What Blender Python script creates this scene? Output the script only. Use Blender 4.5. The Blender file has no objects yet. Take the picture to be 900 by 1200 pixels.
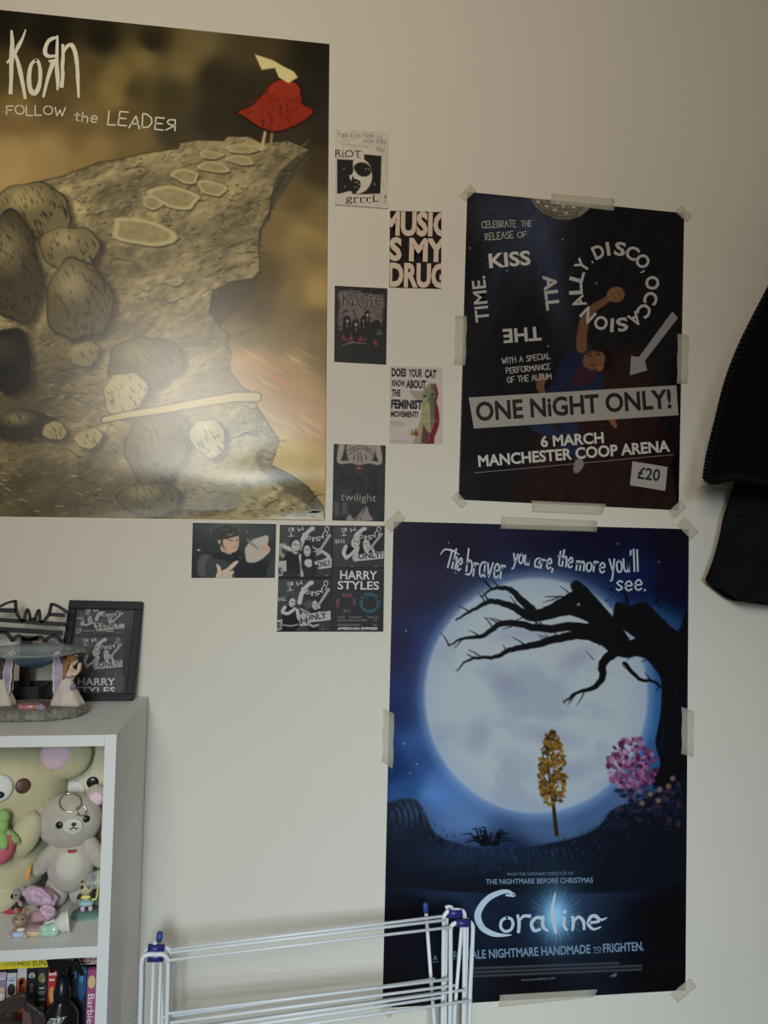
import bpy, bmesh, random
import numpy as np
from math import sin, cos, pi, radians, sqrt, atan2, exp
from mathutils import Vector, Matrix, Euler

random.seed(4)
SC = bpy.context.scene
COL = SC.collection

# ------------------------------------------------------------------ camera
CAM_D, CAM_H, FPX = 1.458, 1.55, 900.0          # metres from the wall, metres above the floor, focal length in 900x1200 pixels
YAW, PITCH, ROLL = radians(8.02), radians(2.245), radians(1.278)
FWD = np.array([sin(YAW) * cos(PITCH), cos(YAW) * cos(PITCH), sin(PITCH)])
_r = np.array([cos(YAW), -sin(YAW), 0.0])
_u = np.cross(_r, FWD)
RIGHT = cos(ROLL) * _r + sin(ROLL) * _u
UP = -sin(ROLL) * _r + cos(ROLL) * _u
EYE = np.array([0.0, -CAM_D, CAM_H])
cam = bpy.data.cameras.new('camera')
cam.sensor_fit = 'VERTICAL'
cam.sensor_height = 24.0
cam.lens = FPX / 1200.0 * 24.0
cam.clip_start = 0.02
camo = bpy.data.objects.new('camera', cam)
COL.objects.link(camo)
camo.matrix_world = Matrix(((RIGHT[0], UP[0], -FWD[0], EYE[0]), (RIGHT[1], UP[1], -FWD[1], EYE[1]),
                            (RIGHT[2], UP[2], -FWD[2], EYE[2]), (0, 0, 0, 1)))
SC.camera = camo

# ------------------------------------------------------------------ light and exposure
SC.view_settings.view_transform = 'Standard'
SC.view_settings.look = 'None'
SC.view_settings.gamma = 1.0
SC.view_settings.use_curve_mapping = False
SC.view_settings.exposure = 0.0
wd = bpy.data.worlds.new('room_ambient')
SC.world = wd
wd.use_nodes = True
wd.node_tree.nodes['Background'].inputs[0].default_value = (1.0, 0.9, 0.74, 1)
wd.node_tree.nodes['Background'].inputs[1].default_value = 0.085
def area(name, loc, target, sx, sy, power, color, spread=180):
    l = bpy.data.lights.new(name, 'AREA'); l.shape = 'RECTANGLE'; l.size = sx; l.size_y = sy
    l.energy = power; l.color = color; l.spread = radians(spread)
    o = bpy.data.objects.new(name, l); COL.objects.link(o)
    o.location = loc
    o.rotation_euler = (Vector(target) - Vector(loc)).to_track_quat('-Z', 'Y').to_euler()
    return o
area('window_daylight', (-0.12, -3.1, 1.84), (0.5, 0, 0.3), 0.5, 0.65, 8.4, (0.70, 0.88, 1.0), 58)
area('ceiling_lamp_glow', (-0.42, -2.2, 2.2), (-0.1, 0, 2.55), 0.5, 0.5, 10.6, (1.0, 0.94, 0.8), 120)

# ------------------------------------------------------------------ helpers: pixels of the photograph to points at a real depth
def ray(x, y):
    x = np.asarray(x, float); y = np.asarray(y, float)
    return FWD * FPX + RIGHT * (x[..., None] - 450) - UP * (y[..., None] - 600)
def at(x, y, Y=0.0):
    d = ray(x, y); return EYE + d * ((Y + CAM_D) / d[..., 1])[..., None]
def at_z(x, y, Z):
    d = ray(x, y); return EYE + d * ((Z - CAM_H) / d[..., 2])[..., None]
def proj(p):
    d = p - EYE; z = d @ FWD
    return 450 + FPX * (d @ RIGHT) / z, 600 - FPX * (d @ UP) / z
def zoom(x0, y0, s):
    return lambda *pts: [(x0 + pts[i] / s, y0 + pts[i + 1] / s) for i in range(0, len(pts), 2)]
def V3(p): return Vector((float(p[0]), float(p[1]), float(p[2])))

# ------------------------------------------------------------------ materials
def lin(c):
    c = np.asarray(c, float) / 255.0
    return np.where(c <= 0.04045, c / 12.92, ((c + 0.055) / 1.055) ** 2.4)
GAIN = 2.25                                       # photograph value -> paint colour (the room is dim)
def alb(c, gain=None):
    return np.clip(lin(c) * (gain or GAIN), 0.003, 0.9)
_m = {}
def mat(name, col, rough=0.6, metal=0.0, bump=0.0, bscale=60.0, var=0.0, vscale=8.0, alpha=1.0, sheen=0.0, spec=0.5,
        raw=False, trans=0.0, coat=0.0, gain=None):
    if name in _m: return _m[name]
    m = bpy.data.materials.new(name); m.use_nodes = True
    nt = m.node_tree; b = nt.nodes['Principled BSDF']
    c = list(col) if raw else list(alb(col, gain))
    b.inputs['Base Color'].default_value = (*[float(v) for v in c], 1)
    b.inputs['Roughness'].default_value = rough
    b.inputs['Metallic'].default_value = metal
    b.inputs['Specular IOR Level'].default_value = spec
    b.inputs['Alpha'].default_value = alpha
    b.inputs['Sheen Weight'].default_value = sheen
    b.inputs['Transmission Weight'].default_value = trans
    b.inputs['Coat Weight'].default_value = coat
    tc = nt.nodes.new('ShaderNodeTexCoord')
    if var > 0:
        n = nt.nodes.new('ShaderNodeTexNoise'); n.inputs['Scale'].default_value = vscale; n.inputs['Detail'].default_value = 5
        nt.links.new(tc.outputs['Object'], n.inputs['Vector'])
        r = nt.nodes.new('ShaderNodeMapRange'); r.inputs['From Min'].default_value = 0.3; r.inputs['From Max'].default_value = 0.7
        r.inputs['To Min'].default_value = 1 - var; r.inputs['To Max'].default_value = 1 + var
        nt.links.new(n.outputs['Fac'], r.inputs['Value'])
        h = nt.nodes.new('ShaderNodeMixRGB'); h.blend_type = 'MULTIPLY'; h.inputs['Fac'].default_value = 1
        h.inputs['Color1'].default_value = (*[float(v) for v in c], 1)
        nt.links.new(r.outputs['Result'], h.inputs['Color2']); nt.links.new(h.outputs['Color'], b.inputs['Base Color'])
    if bump > 0:
        n = nt.nodes.new('ShaderNodeTexNoise'); n.inputs['Scale'].default_value = bscale; n.inputs['Detail'].default_value = 4
        nt.links.new(tc.outputs['Object'], n.inputs['Vector'])
        bp = nt.nodes.new('ShaderNodeBump'); bp.inputs['Strength'].default_value = bump; bp.inputs['Distance'].default_value = 0.004
        nt.links.new(n.outputs['Fac'], bp.inputs['Height']); nt.links.new(bp.outputs['Normal'], b.inputs['Normal'])
    _m[name] = m
    return m
def print_mat(name, rough, spec):
    m = bpy.data.materials.new(name); m.use_nodes = True
    nt = m.node_tree; b = nt.nodes['Principled BSDF']
    a = nt.nodes.new('ShaderNodeAttribute'); a.attribute_name = 'ink'
    n = nt.nodes.new('ShaderNodeTexNoise'); n.inputs['Scale'].default_value = 900; n.inputs['Detail'].default_value = 1
    r = nt.nodes.new('ShaderNodeMapRange'); r.inputs['To Min'].default_value = 0.86; r.inputs['To Max'].default_value = 1.14
    h = nt.nodes.new('ShaderNodeMixRGB'); h.blend_type = 'MULTIPLY'; h.inputs['Fac'].default_value = 1
    nt.links.new(n.outputs['Fac'], r.inputs['Value']); nt.links.new(a.outputs['Color'], h.inputs['Color1'])
    nt.links.new(r.outputs['Result'], h.inputs['Color2']); nt.links.new(h.outputs['Color'], b.inputs['Base Color'])
    b.inputs['Roughness'].default_value = rough
    b.inputs['Specular IOR Level'].default_value = spec
    return m
def ink(c, rough=0.45, spec=0.2):
    return mat('ink_%d_%d_%d_%d' % (c[0], c[1], c[2], GAIN * 100), c, rough, spec=spec)

# ------------------------------------------------------------------ object helpers
def tag(o, label=None, cat=None, group=None, kind=None):
    if label: o['label'] = label
    if cat: o['category'] = cat
    if group: o['group'] = group
    if kind: o['kind'] = kind
    return o
def thing(name, label, cat, loc=(0, 0, 0), group=None):
    o = bpy.data.objects.new(name, None); COL.objects.link(o)
    o.empty_display_size = 0.03
    o.location = loc
    return tag(o, label, cat, group)
def catmull(pts, n=6, closed=False):
    P = [np.array(p, float) for p in pts]; out = []; N = len(P)
    for i in range(N if closed else N - 1):
        if closed: a, b, c, d = P[i - 1], P[i], P[(i + 1) % N], P[(i + 2) % N]
        else: a, b, c, d = P[max(i - 1, 0)], P[i], P[i + 1], P[min(i + 2, N - 1)]
        for k in range(n):
            t = k / n
            out.append(0.5 * ((2 * b) + (c - a) * t + (2 * a - 5 * b + 4 * c - d) * t * t + (3 * b - a - 3 * c + d) * t ** 3))
    if not closed: out.append(P[-1])
    return out
class MB:
    """collects shapes into one mesh, in world coordinates"""
    def __init__(s): s.v = []; s.f = []; s.mi = []; s.sm = []; s.mats = []
    def _m(s, m):
        if m not in s.mats: s.mats.append(m)
        return s.mats.index(m)
    def add(s, vs, fs, m=None, smooth=True):
        k = len(s.v); i = s._m(m) if m else 0
        s.v += [tuple(float(c) for c in v) for v in vs]
        for f in fs: s.f.append(tuple(k + a for a in f)); s.mi.append(i); s.sm.append(smooth)
        return s
    def box(s, lo, hi, m=None, bevel=0.0, rot=None, pivot=None):
        bm = bmesh.new(); bmesh.ops.create_cube(bm, size=1)
        for v in bm.verts:
            for i in range(3): v.co[i] = lo[i] + (v.co[i] + .5) * (hi[i] - lo[i])
        if bevel: bmesh.ops.bevel(bm, geom=bm.edges[:], offset=bevel, segments=2, affect='EDGES', profile=.6)
        return s.bm(bm, m, rot, pivot, False)
    def bm(s, bm, m=None, rot=None, pivot=None, smooth=True):
        if rot is not None:
            pv = Vector(pivot) if pivot is not None else Vector((0, 0, 0))
            M = rot if isinstance(rot, Matrix) else Euler(rot).to_matrix()
            for v in bm.verts: v.co = pv + M @ (v.co - pv)
        bm.verts.index_update()
        s.add([v.co[:] for v in bm.verts], [[v.index for v in f.verts] for f in bm.faces], m, smooth)
        bm.free(); return s
    def ell(s, c, r, m=None, rot=None, seg=24, rings=14, sub=None):
        bm = bmesh.new(); bmesh.ops.create_uvsphere(bm, u_segments=seg, v_segments=rings, radius=1)
        for v in bm.verts:
            if sub: sub(v.co)
            v.co = Vector((v.co.x * r[0], v.co.y * r[1], v.co.z * r[2]))
        M = Euler(rot).to_matrix() if rot is not None and not isinstance(rot, Matrix) else rot
        for v in bm.verts:
            if M is not None: v.co = M @ v.co
            v.co += Vector(c)
        return s.bm(bm, m)
    def tube(s, pts, rad, m=None, seg=10, caps=True):
        P = [V3(p) for p in pts]; n = len(P)
        R = rad if isinstance(rad, (list, tuple)) else [rad] * n
        vs, fs = [], []; prev = None
        for i in range(n):
            t = (P[min(i + 1, n - 1)] - P[max(i - 1, 0)])
            if t.length < 1e-9: t = Vector((0, 0, 1))
            t.normalize()
            if prev is None:
                a = Vector((0, 0, 1)) if abs(t.z) < .9 else Vector((1, 0, 0))
                nn = t.cross(a).normalized()
            else:
                nn = prev - t * prev.dot(t)
                nn = nn.normalized() if nn.length > 1e-6 else t.orthogonal().normalized()
            prev = nn; b = t.cross(nn)
            for k in range(seg):
                a = 2 * pi * k / seg
                vs.append(P[i] + (nn * cos(a) + b * sin(a)) * R[i])
        for i in range(n - 1):
            for k in range(seg):
                fs.append((i * seg + k, i * seg + (k + 1) % seg, (i + 1) * seg + (k + 1) % seg, (i + 1) * seg + k))
        if caps:
            fs.append(tuple(range(seg - 1, -1, -1))); fs.append(tuple((n - 1) * seg + k for k in range(seg)))
        return s.add(vs, fs, m)
    def lathe(s, prof, c, m=None, seg=32, sx=1.0, sy=1.0, rot=None, wob=None):
        vs, fs = [], []; n = len(prof); c = Vector(c)
        M = Euler(rot).to_matrix() if rot is not None else None
        for i, (r, z) in enumerate(prof):
            for k in range(seg):
                a = 2 * pi * k / seg
                rr = r * (wob(a, i / (n - 1)) if wob else 1)
                v = Vector((rr * cos(a) * sx, rr * sin(a) * sy, z))
                vs.append((M @ v if M else v) + c)
        for i in range(n - 1):
            for k in range(seg):
                fs.append((i * seg + k, i * seg + (k + 1) % seg, (i + 1) * seg + (k + 1) % seg, (i + 1) * seg + k))
        fs.append(tuple(range(seg - 1, -1, -1))); fs.append(tuple((n - 1) * seg + k for k in range(seg)))
        return s.add(vs, fs, m)
    def prism(s, pts, off, m=None, smooth=False):
        """closed polygon of 3D points pushed along off"""
        P = [V3(p) for p in pts]; n = len(P); o = Vector(off)
        vs = P + [p + o for p in P]
        fs = [tuple(range(n)), tuple(range(2 * n - 1, n - 1, -1))] + [(i, i + n, (i + 1) % n + n, (i + 1) % n) for i in range(n)]
        return s.add(vs, fs, m, smooth)
    def build(s, name, m=None, parent=None, mods=(), fix=True):
        me = bpy.data.meshes.new(name)
        o = bpy.data.objects.new(name, me)
        off = Vector((0, 0, 0))
        if parent is not None:
            q = parent
            while q is not None: off += q.location; q = q.parent
            loc = Vector((0, 0, 0))
        else:
            vs = np.array(s.v); lo, hi = vs.min(0), vs.max(0)
            loc = Vector(((lo[0] + hi[0]) / 2, (lo[1] + hi[1]) / 2, lo[2])); off = loc
        me.from_pydata([(v[0] - off.x, v[1] - off.y, v[2] - off.z) for v in s.v], [], s.f)
        for mm in (s.mats or ([m] if m else [])): me.materials.append(mm)
        me.polygons.foreach_set('material_index', s.mi); me.polygons.foreach_set('use_smooth', s.sm)
        if fix:
            bm = bmesh.new(); bm.from_mesh(me); bmesh.ops.recalc_face_normals(bm, faces=bm.faces[:]); bm.to_mesh(me); bm.free()
        me.update()
        COL.objects.link(o); o.location = loc
        if parent is not None: o.parent = parent
        for k, kw in mods:
            md = o.modifiers.new(k.lower(), k)
            for a, b in kw.items(): setattr(md, a, b)
        return o

# ------------------------------------------------------------------ stroke lettering (hand-drawn capitals and small letters, 6 units tall)
GL = {'A': (4, '0,0 2,6 4,0;.8,2.2 3.3,2.2'), 'B': (3.6, '0,0 0,6;0,6 2.4,5.8 2.8,4.6 2.2,3.4 0,3.1 2.8,2.8 3.4,1.5 2.6,.2 0,0'),
      'C': (3.6, '~3.5,5.2 2,6 .4,4.6 .1,2.6 .8,.6 2.2,0 3.6,.8'), 'D': (3.8, '0,0 0,6 1.6,5.8 3.4,4.4 3.6,2.4 2.4,.6 0,0'),
      'E': (3.2, '3.2,6 0,6 0,0 3.2,0;0,3.1 2.6,3.1'), 'F': (3.2, '3.2,6 0,5.8 0,0;0,3 2.5,3.1'), 'H': (3.6, '0,0 0,6;3.5,0 3.5,6;0,3 3.5,3.1'),
      'I': (.6, '.3,0 .3,6'), 'K': (3.4, '0,0 0,6;3.2,6 0,2.6 3.4,0'), 'L': (3, '0,6 .1,0 3,.2'), 'M': (4.6, '0,0 .4,6 2.3,2 4.2,6 4.6,0'),
      'N': (3.8, '0,0 0,6 3.7,0 3.7,6'), 'O': (4, '~2,6 .4,5 0,3 .5,.9 2,0 3.6,.9 4,3 3.5,5.1 2,6'), 'P': (3.2, '0,0 0,6 2.4,5.7 3.1,4.4 2.4,3 0,2.7'),
      'R': (3.4, '0,0 0,6 2.4,5.7 3,4.4 2.2,3.1 0,2.9 3.4,0'), '\u042f': (3.4, '3.4,0 3.4,6 1,5.7 .4,4.4 1.2,3.1 3.4,2.9 0,0'),
      'S': (3, '~3,5.4 1.6,6 .3,4.9 1,3.5 2.4,2.8 2.9,1.3 1.6,0 0,.6'), 'T': (3.6, '0,6 3.6,5.9;1.8,5.9 1.7,0'), 'W': (4.8, '0,6 1.2,0 2.4,4.4 3.6,0 4.8,6'),
      'Y': (3.6, '0,6 1.8,3 3.6,6;1.8,3 1.7,0'), 'U': (3.6, '~0,6 .1,1.5 1.8,0 3.4,1.5 3.6,6'),
      'a': (2.8, '~2.5,3.4 1.4,4 .2,2.8 .2,.9 1.3,0 2.5,1.2;2.6,4.1 2.5,1 3,0'), 'b': (2.8, '0,7 .1,0;~.1,2.8 1.2,4 2.6,3 2.6,1 1.4,0 .1,.6'),
      'c': (2.4, '~2.4,3.4 1.3,4 .2,2.9 .2,1 1.2,0 2.4,.7'), 'e': (2.6, '~.2,2 2.5,2.3 2.1,3.7 1.1,4 .2,2.6 .4,.7 1.4,0 2.6,.7'),
      'h': (2.6, '0,6.6 .1,0;~.1,2.4 1.2,4 2.3,3.2 2.4,0'), 'i': (.7, '.3,3.8 .3,0;.3,5.2 .4,5.6'), 'k': (2.4, '0,6 0,0;2.2,3.8 0,1.8 2.4,0'),
      'l': (.8, '.4,7 .3,0'), 'm': (4, '0,3.9 .1,0;~.1,2.6 1.1,4 1.9,3 1.9,0;~1.9,2.6 3,4 3.8,3 3.9,0'), 'n': (2.5, '0,3.9 .1,0;~.1,2.6 1.2,4 2.3,3 2.4,0'),
      'o': (2.8, '~1.4,4 .2,3 .2,1 1.4,0 2.6,1 2.6,3 1.4,4'), 'r': (2, '0,3.9 .1,0;~.1,2.4 .9,3.8 2,3.6'), 's': (2.2, '~2.2,3.6 1.2,4 .2,3.1 1.1,2.1 2.1,1.1 1,0 0,.5'),
      't': (2.2, '1,6 1,.6 2,.1;0,4 2.2,4.1'), 'u': (2.6, '~0,4 .1,1 1.2,0 2.3,1.2 2.4,4;2.4,4 2.6,0'), 'v': (2.6, '0,4 1.3,0 2.6,4.2'),
      'w': (3.6, '0,4 .9,0 1.8,3 2.7,0 3.6,4'), 'y': (2.6, '0,4 1.3,.6;2.6,4 1,-2.2 .2,-2.6'), "'": (.5, '.3,6.8 .1,5.4'), ',': (.6, '.4,.5 .1,-1'),
      '.': (.5, '.2,.1 .4,.5'), '-': (1.6, '0,2.4 1.6,2.4'), ' ': (2, ''), '5': (3, '2.8,6 .4,6 .2,3.4 1.8,3.8 3,2.2 2,.2 0,.3')}

# ------------------------------------------------------------------ printed sheets
def _hash(ix, iy, seed):
    h = np.sin(ix * 127.1 + iy * 311.7 + seed * 74.7) * 43758.5453
    return h - np.floor(h)
def vnoise(x, y, seed=0, octv=4):
    t = np.zeros_like(x); a = 1.0; s = 0.0
    for o in range(octv):
        ix, iy = np.floor(x), np.floor(y); fx, fy = x - ix, y - iy
        fx = fx * fx * (3 - 2 * fx); fy = fy * fy * (3 - 2 * fy)
        n = (_hash(ix, iy, seed) * (1 - fx) + _hash(ix + 1, iy, seed) * fx) * (1 - fy) + (_hash(ix, iy + 1, seed) * (1 - fx) + _hash(ix + 1, iy + 1, seed) * fx) * fy
        t += a * n; s += a; a *= .5; x = x * 2.03 + 5.1; y = y * 2.03 + 1.7; seed += 1
    return t / s
class Sheet:
    """a printed sheet: a dense paper mesh with ink laid on it in procedural shapes; crisp lettering sits on the same mesh"""
    def __init__(s, corners, step=1.0, plane=0.0, pts3=None, bulge=None, front=0.0012, back=0.0004):
        s.q = corners
        s.P3 = np.array(pts3, float) if pts3 is not None else at(np.array([c[0] for c in corners]), np.array([c[1] for c in corners]), plane)
        a, b, c, d = s.P3
        n = np.cross(b - a, d - a); n /= np.linalg.norm(n)
        if n @ (EYE - a) < 0: n = -n
        s.n = n; s.o = a
        s.nu = max(8, int(np.hypot(corners[1][0] - corners[0][0], corners[1][1] - corners[0][1]) / step) + 1)
        s.nv = max(8, int(np.hypot(corners[3][0] - corners[0][0], corners[3][1] - corners[0][1]) / step) + 1)
        U, Vv = np.meshgrid(np.linspace(0, 1, s.nu), np.linspace(0, 1, s.nv)); U = U.ravel()[:, None]; Vv = Vv.ravel()[:, None]
        s.B = a * (1 - U) * (1 - Vv) + b * U * (1 - Vv) + c * U * Vv + d * (1 - U) * Vv
        s.X, s.Y = proj(s.B)
        s.C = np.zeros((len(s.X), 3)); s.bulge = bulge; s.front = front; s.back = back
        s.ov = MB(); s.lay = 0
    # --- ink
    def base(s, c): s.C[:] = c
    def mask(s, x0, y0, x1, y1): return np.nonzero((s.X > x0) & (s.X < x1) & (s.Y > y0) & (s.Y < y1))[0]
    def mix(s, i, a, c):
        a = np.clip(a, 0, 1)[:, None]; s.C[i] = s.C[i] * (1 - a) + np.array(c, float) * a
    def idw(s, pts, power=3.0):
        W = 0; T = 0
        for x, y, c in pts:
            w = 1 / (((s.X - x) ** 2 + (s.Y - y) ** 2) / 100 + .5) ** (power / 2)
            W = W + w; T = T + w[:, None] * np.array(c, float)
        s.C[:] = T / W[:, None]
    def fill(s, poly, c, alpha=1.0, soft=.7, tex=None):
        P = np.array(poly, float); m = soft * 2 + 1
        i = s.mask(P[:, 0].min() - m, P[:, 1].min() - m, P[:, 0].max() + m, P[:, 1].max() + m)
        if not len(i): return
        x, y = s.X[i], s.Y[i]; d2 = np.full(len(i), 1e9); ins = np.zeros(len(i), bool)
        for k in range(len(P)):
            a, b = P[k], P[(k + 1) % len(P)]; e = b - a; L = e @ e + 1e-9
            t = np.clip(((x - a[0]) * e[0] + (y - a[1]) * e[1]) / L, 0, 1)
            d2 = np.minimum(d2, (x - a[0] - t * e[0]) ** 2 + (y - a[1] - t * e[1]) ** 2)
            cr = ((a[1] > y) != (b[1] > y))
            if cr.any():
                xi = a[0] + (y - a[1]) * e[0] / (e[1] if abs(e[1]) > 1e-9 else 1e-9)
                ins ^= cr & (x < xi)
        sd = np.sqrt(d2) * np.where(ins, 1, -1)
        al = np.clip(sd / (2 * soft) + .5, 0, 1) * alpha
        if tex is not None: al = al * tex(x, y)
        s.mix(i, al, c)
    def stroke(s, pts, w, c, alpha=1.0, soft=.6):
        P = np.array(pts, float); n = len(P)
        W = np.interp(np.linspace(0, 1, n), np.linspace(0, 1, len(w)), w) if isinstance(w, (list, tuple)) else np.full(n, float(w))
        m = W.max() + soft * 2
        i = s.mask(P[:, 0].min() - m, P[:, 1].min() - m, P[:, 0].max() + m, P[:, 1].max() + m)
        if not len(i): return
        x, y = s.X[i], s.Y[i]; best = np.full(len(i), -1e9)
        for k in range(n - 1):
            a, b = P[k], P[k + 1]; e = b - a; L = e @ e + 1e-9
            t = np.clip(((x - a[0]) * e[0] + (y - a[1]) * e[1]) / L, 0, 1)
            d = np.sqrt((x - a[0] - t * e[0]) ** 2 + (y - a[1] - t * e[1]) ** 2)
            best = np.maximum(best, (W[k] * (1 - t) + W[k + 1] * t) / 2 - d)
        s.mix(i, np.clip(best / (2 * soft) + .5, 0, 1) * alpha, c)
    def ell(s, cx, cy, rx, ry, c, alpha=1.0, soft=1.0, rot=0.0):
        m = max(rx, ry) + soft * 2
        i = s.mask(cx - m, cy - m, cx + m, cy + m)
        if not len(i): return
        dx, dy = s.X[i] - cx, s.Y[i] - cy
        x = dx * cos(rot) + dy * sin(rot); y = -dx * sin(rot) + dy * cos(rot)
        q = np.sqrt((x / rx) ** 2 + (y / ry) ** 2)
        s.mix(i, np.clip((1 - q) * min(rx, ry) / (2 * soft) + .5, 0, 1) * alpha, c)
    def glow(s, cx, cy, rx, ry, c, alpha=1.0, power=1.0, rot=0.0):
        dx, dy = s.X - cx, s.Y - cy
        x = dx * cos(rot) + dy * sin(rot); y = -dx * sin(rot) + dy * cos(rot)
        q = (x / rx) ** 2 + (y / ry) ** 2
        s.mix(np.arange(len(s.X)), np.exp(-q ** power) * alpha, c)
    def noise(s, sx, sy, amp, seed=0, octv=4, rot=0.0, sel=None):
        x = s.X * cos(rot) + s.Y * sin(rot); y = -s.X * sin(rot) + s.Y * cos(rot)
        n = (vnoise(x / sx, y / sy, seed, octv) - .5) * 2
        s.C *= (1 + amp * n)[:, None] if sel is None else (1 + amp * n * sel)[:, None]
    # --- crisp shapes on the sheet
    def p3(s, pts, off):
        pts = np.array(pts, float); d = ray(pts[:, 0], pts[:, 1])
        t = ((s.o - EYE) @ s.n) / (d @ s.n)
        return EYE + d * t[:, None] + s.n * off
    def off(s):
        s.lay += 1; return s.front + .00012 + .00002 * s.lay
    def poly(s, pts, c, off=None):
        s.ov.add(s.p3(pts, off or s.off()), [tuple(range(len(pts)))], ink(c), False)
    def ribbon(s, pts, w, c, off=None):
        P = [np.array(p, float) for p in pts]; n = len(P); off = off or s.off()
        W = np.interp(np.linspace(0, 1, n), np.linspace(0, 1, len(w)), w) if isinstance(w, (list, tuple)) else np.full(n, float(w))
        L, R = [], []
        for k in range(n):
            t = P[min(k + 1, n - 1)] - P[max(k - 1, 0)]; ln = np.hypot(*t) or 1; t = t / ln
            if k == 0: p = P[k] - t * W[k] * .35
            elif k == n - 1: p = P[k] + t * W[k] * .35
            else: p = P[k]
            nn = np.array([-t[1], t[0]]) * W[k] / 2
            L.append(p + nn); R.append(p - nn)
        v = s.p3(L + R, off)
        s.ov.add(v, [(k, k + 1, n + k + 1, n + k) for k in range(n - 1)], ink(c), False)
    def hand(s, txt, p0, p1, h, w, c, jit=0.0, seed=1, wv=None):
        rn = random.Random(seed); p0 = np.array(p0, float); p1 = np.array(p1, float)
        gap = 1.0; tot = sum(GL[ch][0] + gap for ch in txt) - gap
        d = (p1 - p0); L = np.hypot(*d); d = d / L; up = np.array([d[1], -d[0]]); sx = L / tot; sy = h / 6
        x = 0; off = s.off()
        for ch in txt:
            wd, st = GL[ch]; jy = rn.uniform(-jit, jit); js = 1 + rn.uniform(-jit, jit) * .12; jr = rn.uniform(-jit, jit) * .05
            for k in st.split(';'):
                if not k: continue
                sm = k[0] == '~'; k = k.lstrip('~')
                q = [tuple(float(a) for a in e.split(',')) for e in k.split()]
                if sm: q = catmull(q, 5)
                else:                                               # keep corners full width
                    z = [q[0]]
                    for g, e in zip(q[:-1], q[1:]): z += [(g[0] + (e[0] - g[0]) * f, g[1] + (e[1] - g[1]) * f) for f in (.1, .9, 1)]
                    q = z
                s.ribbon([p0 + d * ((x + a + b * jr) * sx) + up * ((b * js) * sy + jy) for a, b in q], wv or w, c, off)
            x += wd + gap
    def text(s, txt, p0, p1, h, c, bold=0.0, off=None, clip=None, shear=0.0):
        """type set between two points of the sheet, h pixels tall"""
        cu = bpy.data.curves.new('type', 'FONT'); cu.body = txt; cu.size = 1; cu.resolution_u = 3; cu.offset = bold
        o = bpy.data.objects.new('type', cu); me = o.to_mesh()
        V = np.array([v.co[:] for v in me.vertices]); F = [tuple(p.vertices) for p in me.polygons]
        o.to_mesh_clear(); bpy.data.objects.remove(o); bpy.data.curves.remove(cu)
        if not len(V): return
        x0, x1 = V[:, 0].min(), V[:, 0].max()
        ch = 0.682 + 2 * bold
        p0 = np.array(p0, float); p1 = np.array(p1, float); d = p1 - p0; L = np.hypot(*d); d /= L; up = np.array([d[1], -d[0]])
        X = (V[:, 0] - x0) / (x1 - x0) * L; Yv = (V[:, 1] + bold) / ch * h
        pts = p0 + np.outer(X + shear * Yv, d) + np.outer(Yv, up)
        if clip:
            bm = bmesh.new(); vv = [bm.verts.new((p[0], p[1], 0)) for p in pts]
            for f in F:
                try: bm.faces.new([vv[k] for k in f])
                except ValueError: pass
            for co, no in (((clip[0], 0, 0), (-1, 0, 0)), ((clip[2], 0, 0), (1, 0, 0)), ((0, clip[1], 0), (0, -1, 0)), ((0, clip[3], 0), (0, 1, 0))):
                bmesh.ops.bisect_plane(bm, geom=bm.verts[:] + bm.edges[:] + bm.faces[:], plane_co=co, plane_no=no, clear_outer=True)
            bm.verts.index_update(); pts = np.array([v.co[:2] for v in bm.verts]); F = [tuple(v.index for v in f.verts) for f in bm.faces]; bm.free()
        s.ov.add(s.p3(pts, off or s.off()), F, ink(c), False)
    # --- the mesh
    def build(s, name, label, cat, group=None, rough=.4, spec=.4, parent=None):
        nu, nv = s.nu, s.nv; N = nu * nv
        fr = s.B + s.n * s.front
        if s.bulge is not None: fr = fr + s.n * s.bulge(s.X, s.Y)[:, None]
        idx = np.arange(N).reshape(nv, nu)
        rim = np.concatenate([idx[0, :], idx[1:, -1], idx[-1, -2::-1], idx[-2:0:-1, 0]])
        bk = s.B[rim] + s.n * s.back
        k = len(rim); V = [fr, bk]
        if len(s.ov.v): V.append(np.array(s.ov.v))
        V = np.concatenate(V)
        quads = np.stack([idx[:-1, :-1].ravel(), idx[1:, :-1].ravel(), idx[1:, 1:].ravel(), idx[:-1, 1:].ravel()], 1)
        j = np.arange(k); rq = np.stack([rim, rim[(j + 1) % k], N + (j + 1) % k, N + j], 1)
        F = quads.tolist() + rq.tolist() + [[N + int(t) for t in j]]
        nb = len(F)
        F += [[N + k + a for a in f] for f in s.ov.f]
        loc = s.P3.mean(0); loc[2] = s.P3[:, 2].min()
        if parent is not None: loc = np.array(parent.location)
        me = bpy.data.meshes.new(name)
        me.from_pydata((V - loc).tolist(), [], F)
        pm = print_mat('print_' + name, rough, spec); me.materials.append(pm)
        pap = mat('paper_back', (170, 165, 155), .8); me.materials.append(pap)
        for m in s.ov.mats: me.materials.append(m)
        mi = np.zeros(len(F), int); mi[len(quads):nb] = 1; mi[nb:] = np.array(s.ov.mi, int) + 2 if len(s.ov.mi) else 0
        me.polygons.foreach_set('material_index', mi)
        sm = np.zeros(len(F), bool); sm[:len(quads)] = True
        me.polygons.foreach_set('use_smooth', sm)
        A = np.ones((len(V), 4)); A[:N, :3] = np.clip(lin(np.clip(s.C, 0, 255)) * GAIN - .012, .002, .9)
        at_ = me.attributes.new('ink', 'FLOAT_COLOR', 'POINT'); at_.data.foreach_set('color', A.ravel().astype(np.float32))
        me.update()
        o = bpy.data.objects.new(name, me); COL.objects.link(o)
        if parent is not None: o.parent = parent
        else: o.location = loc
        return tag(o, label, cat, group)
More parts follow.
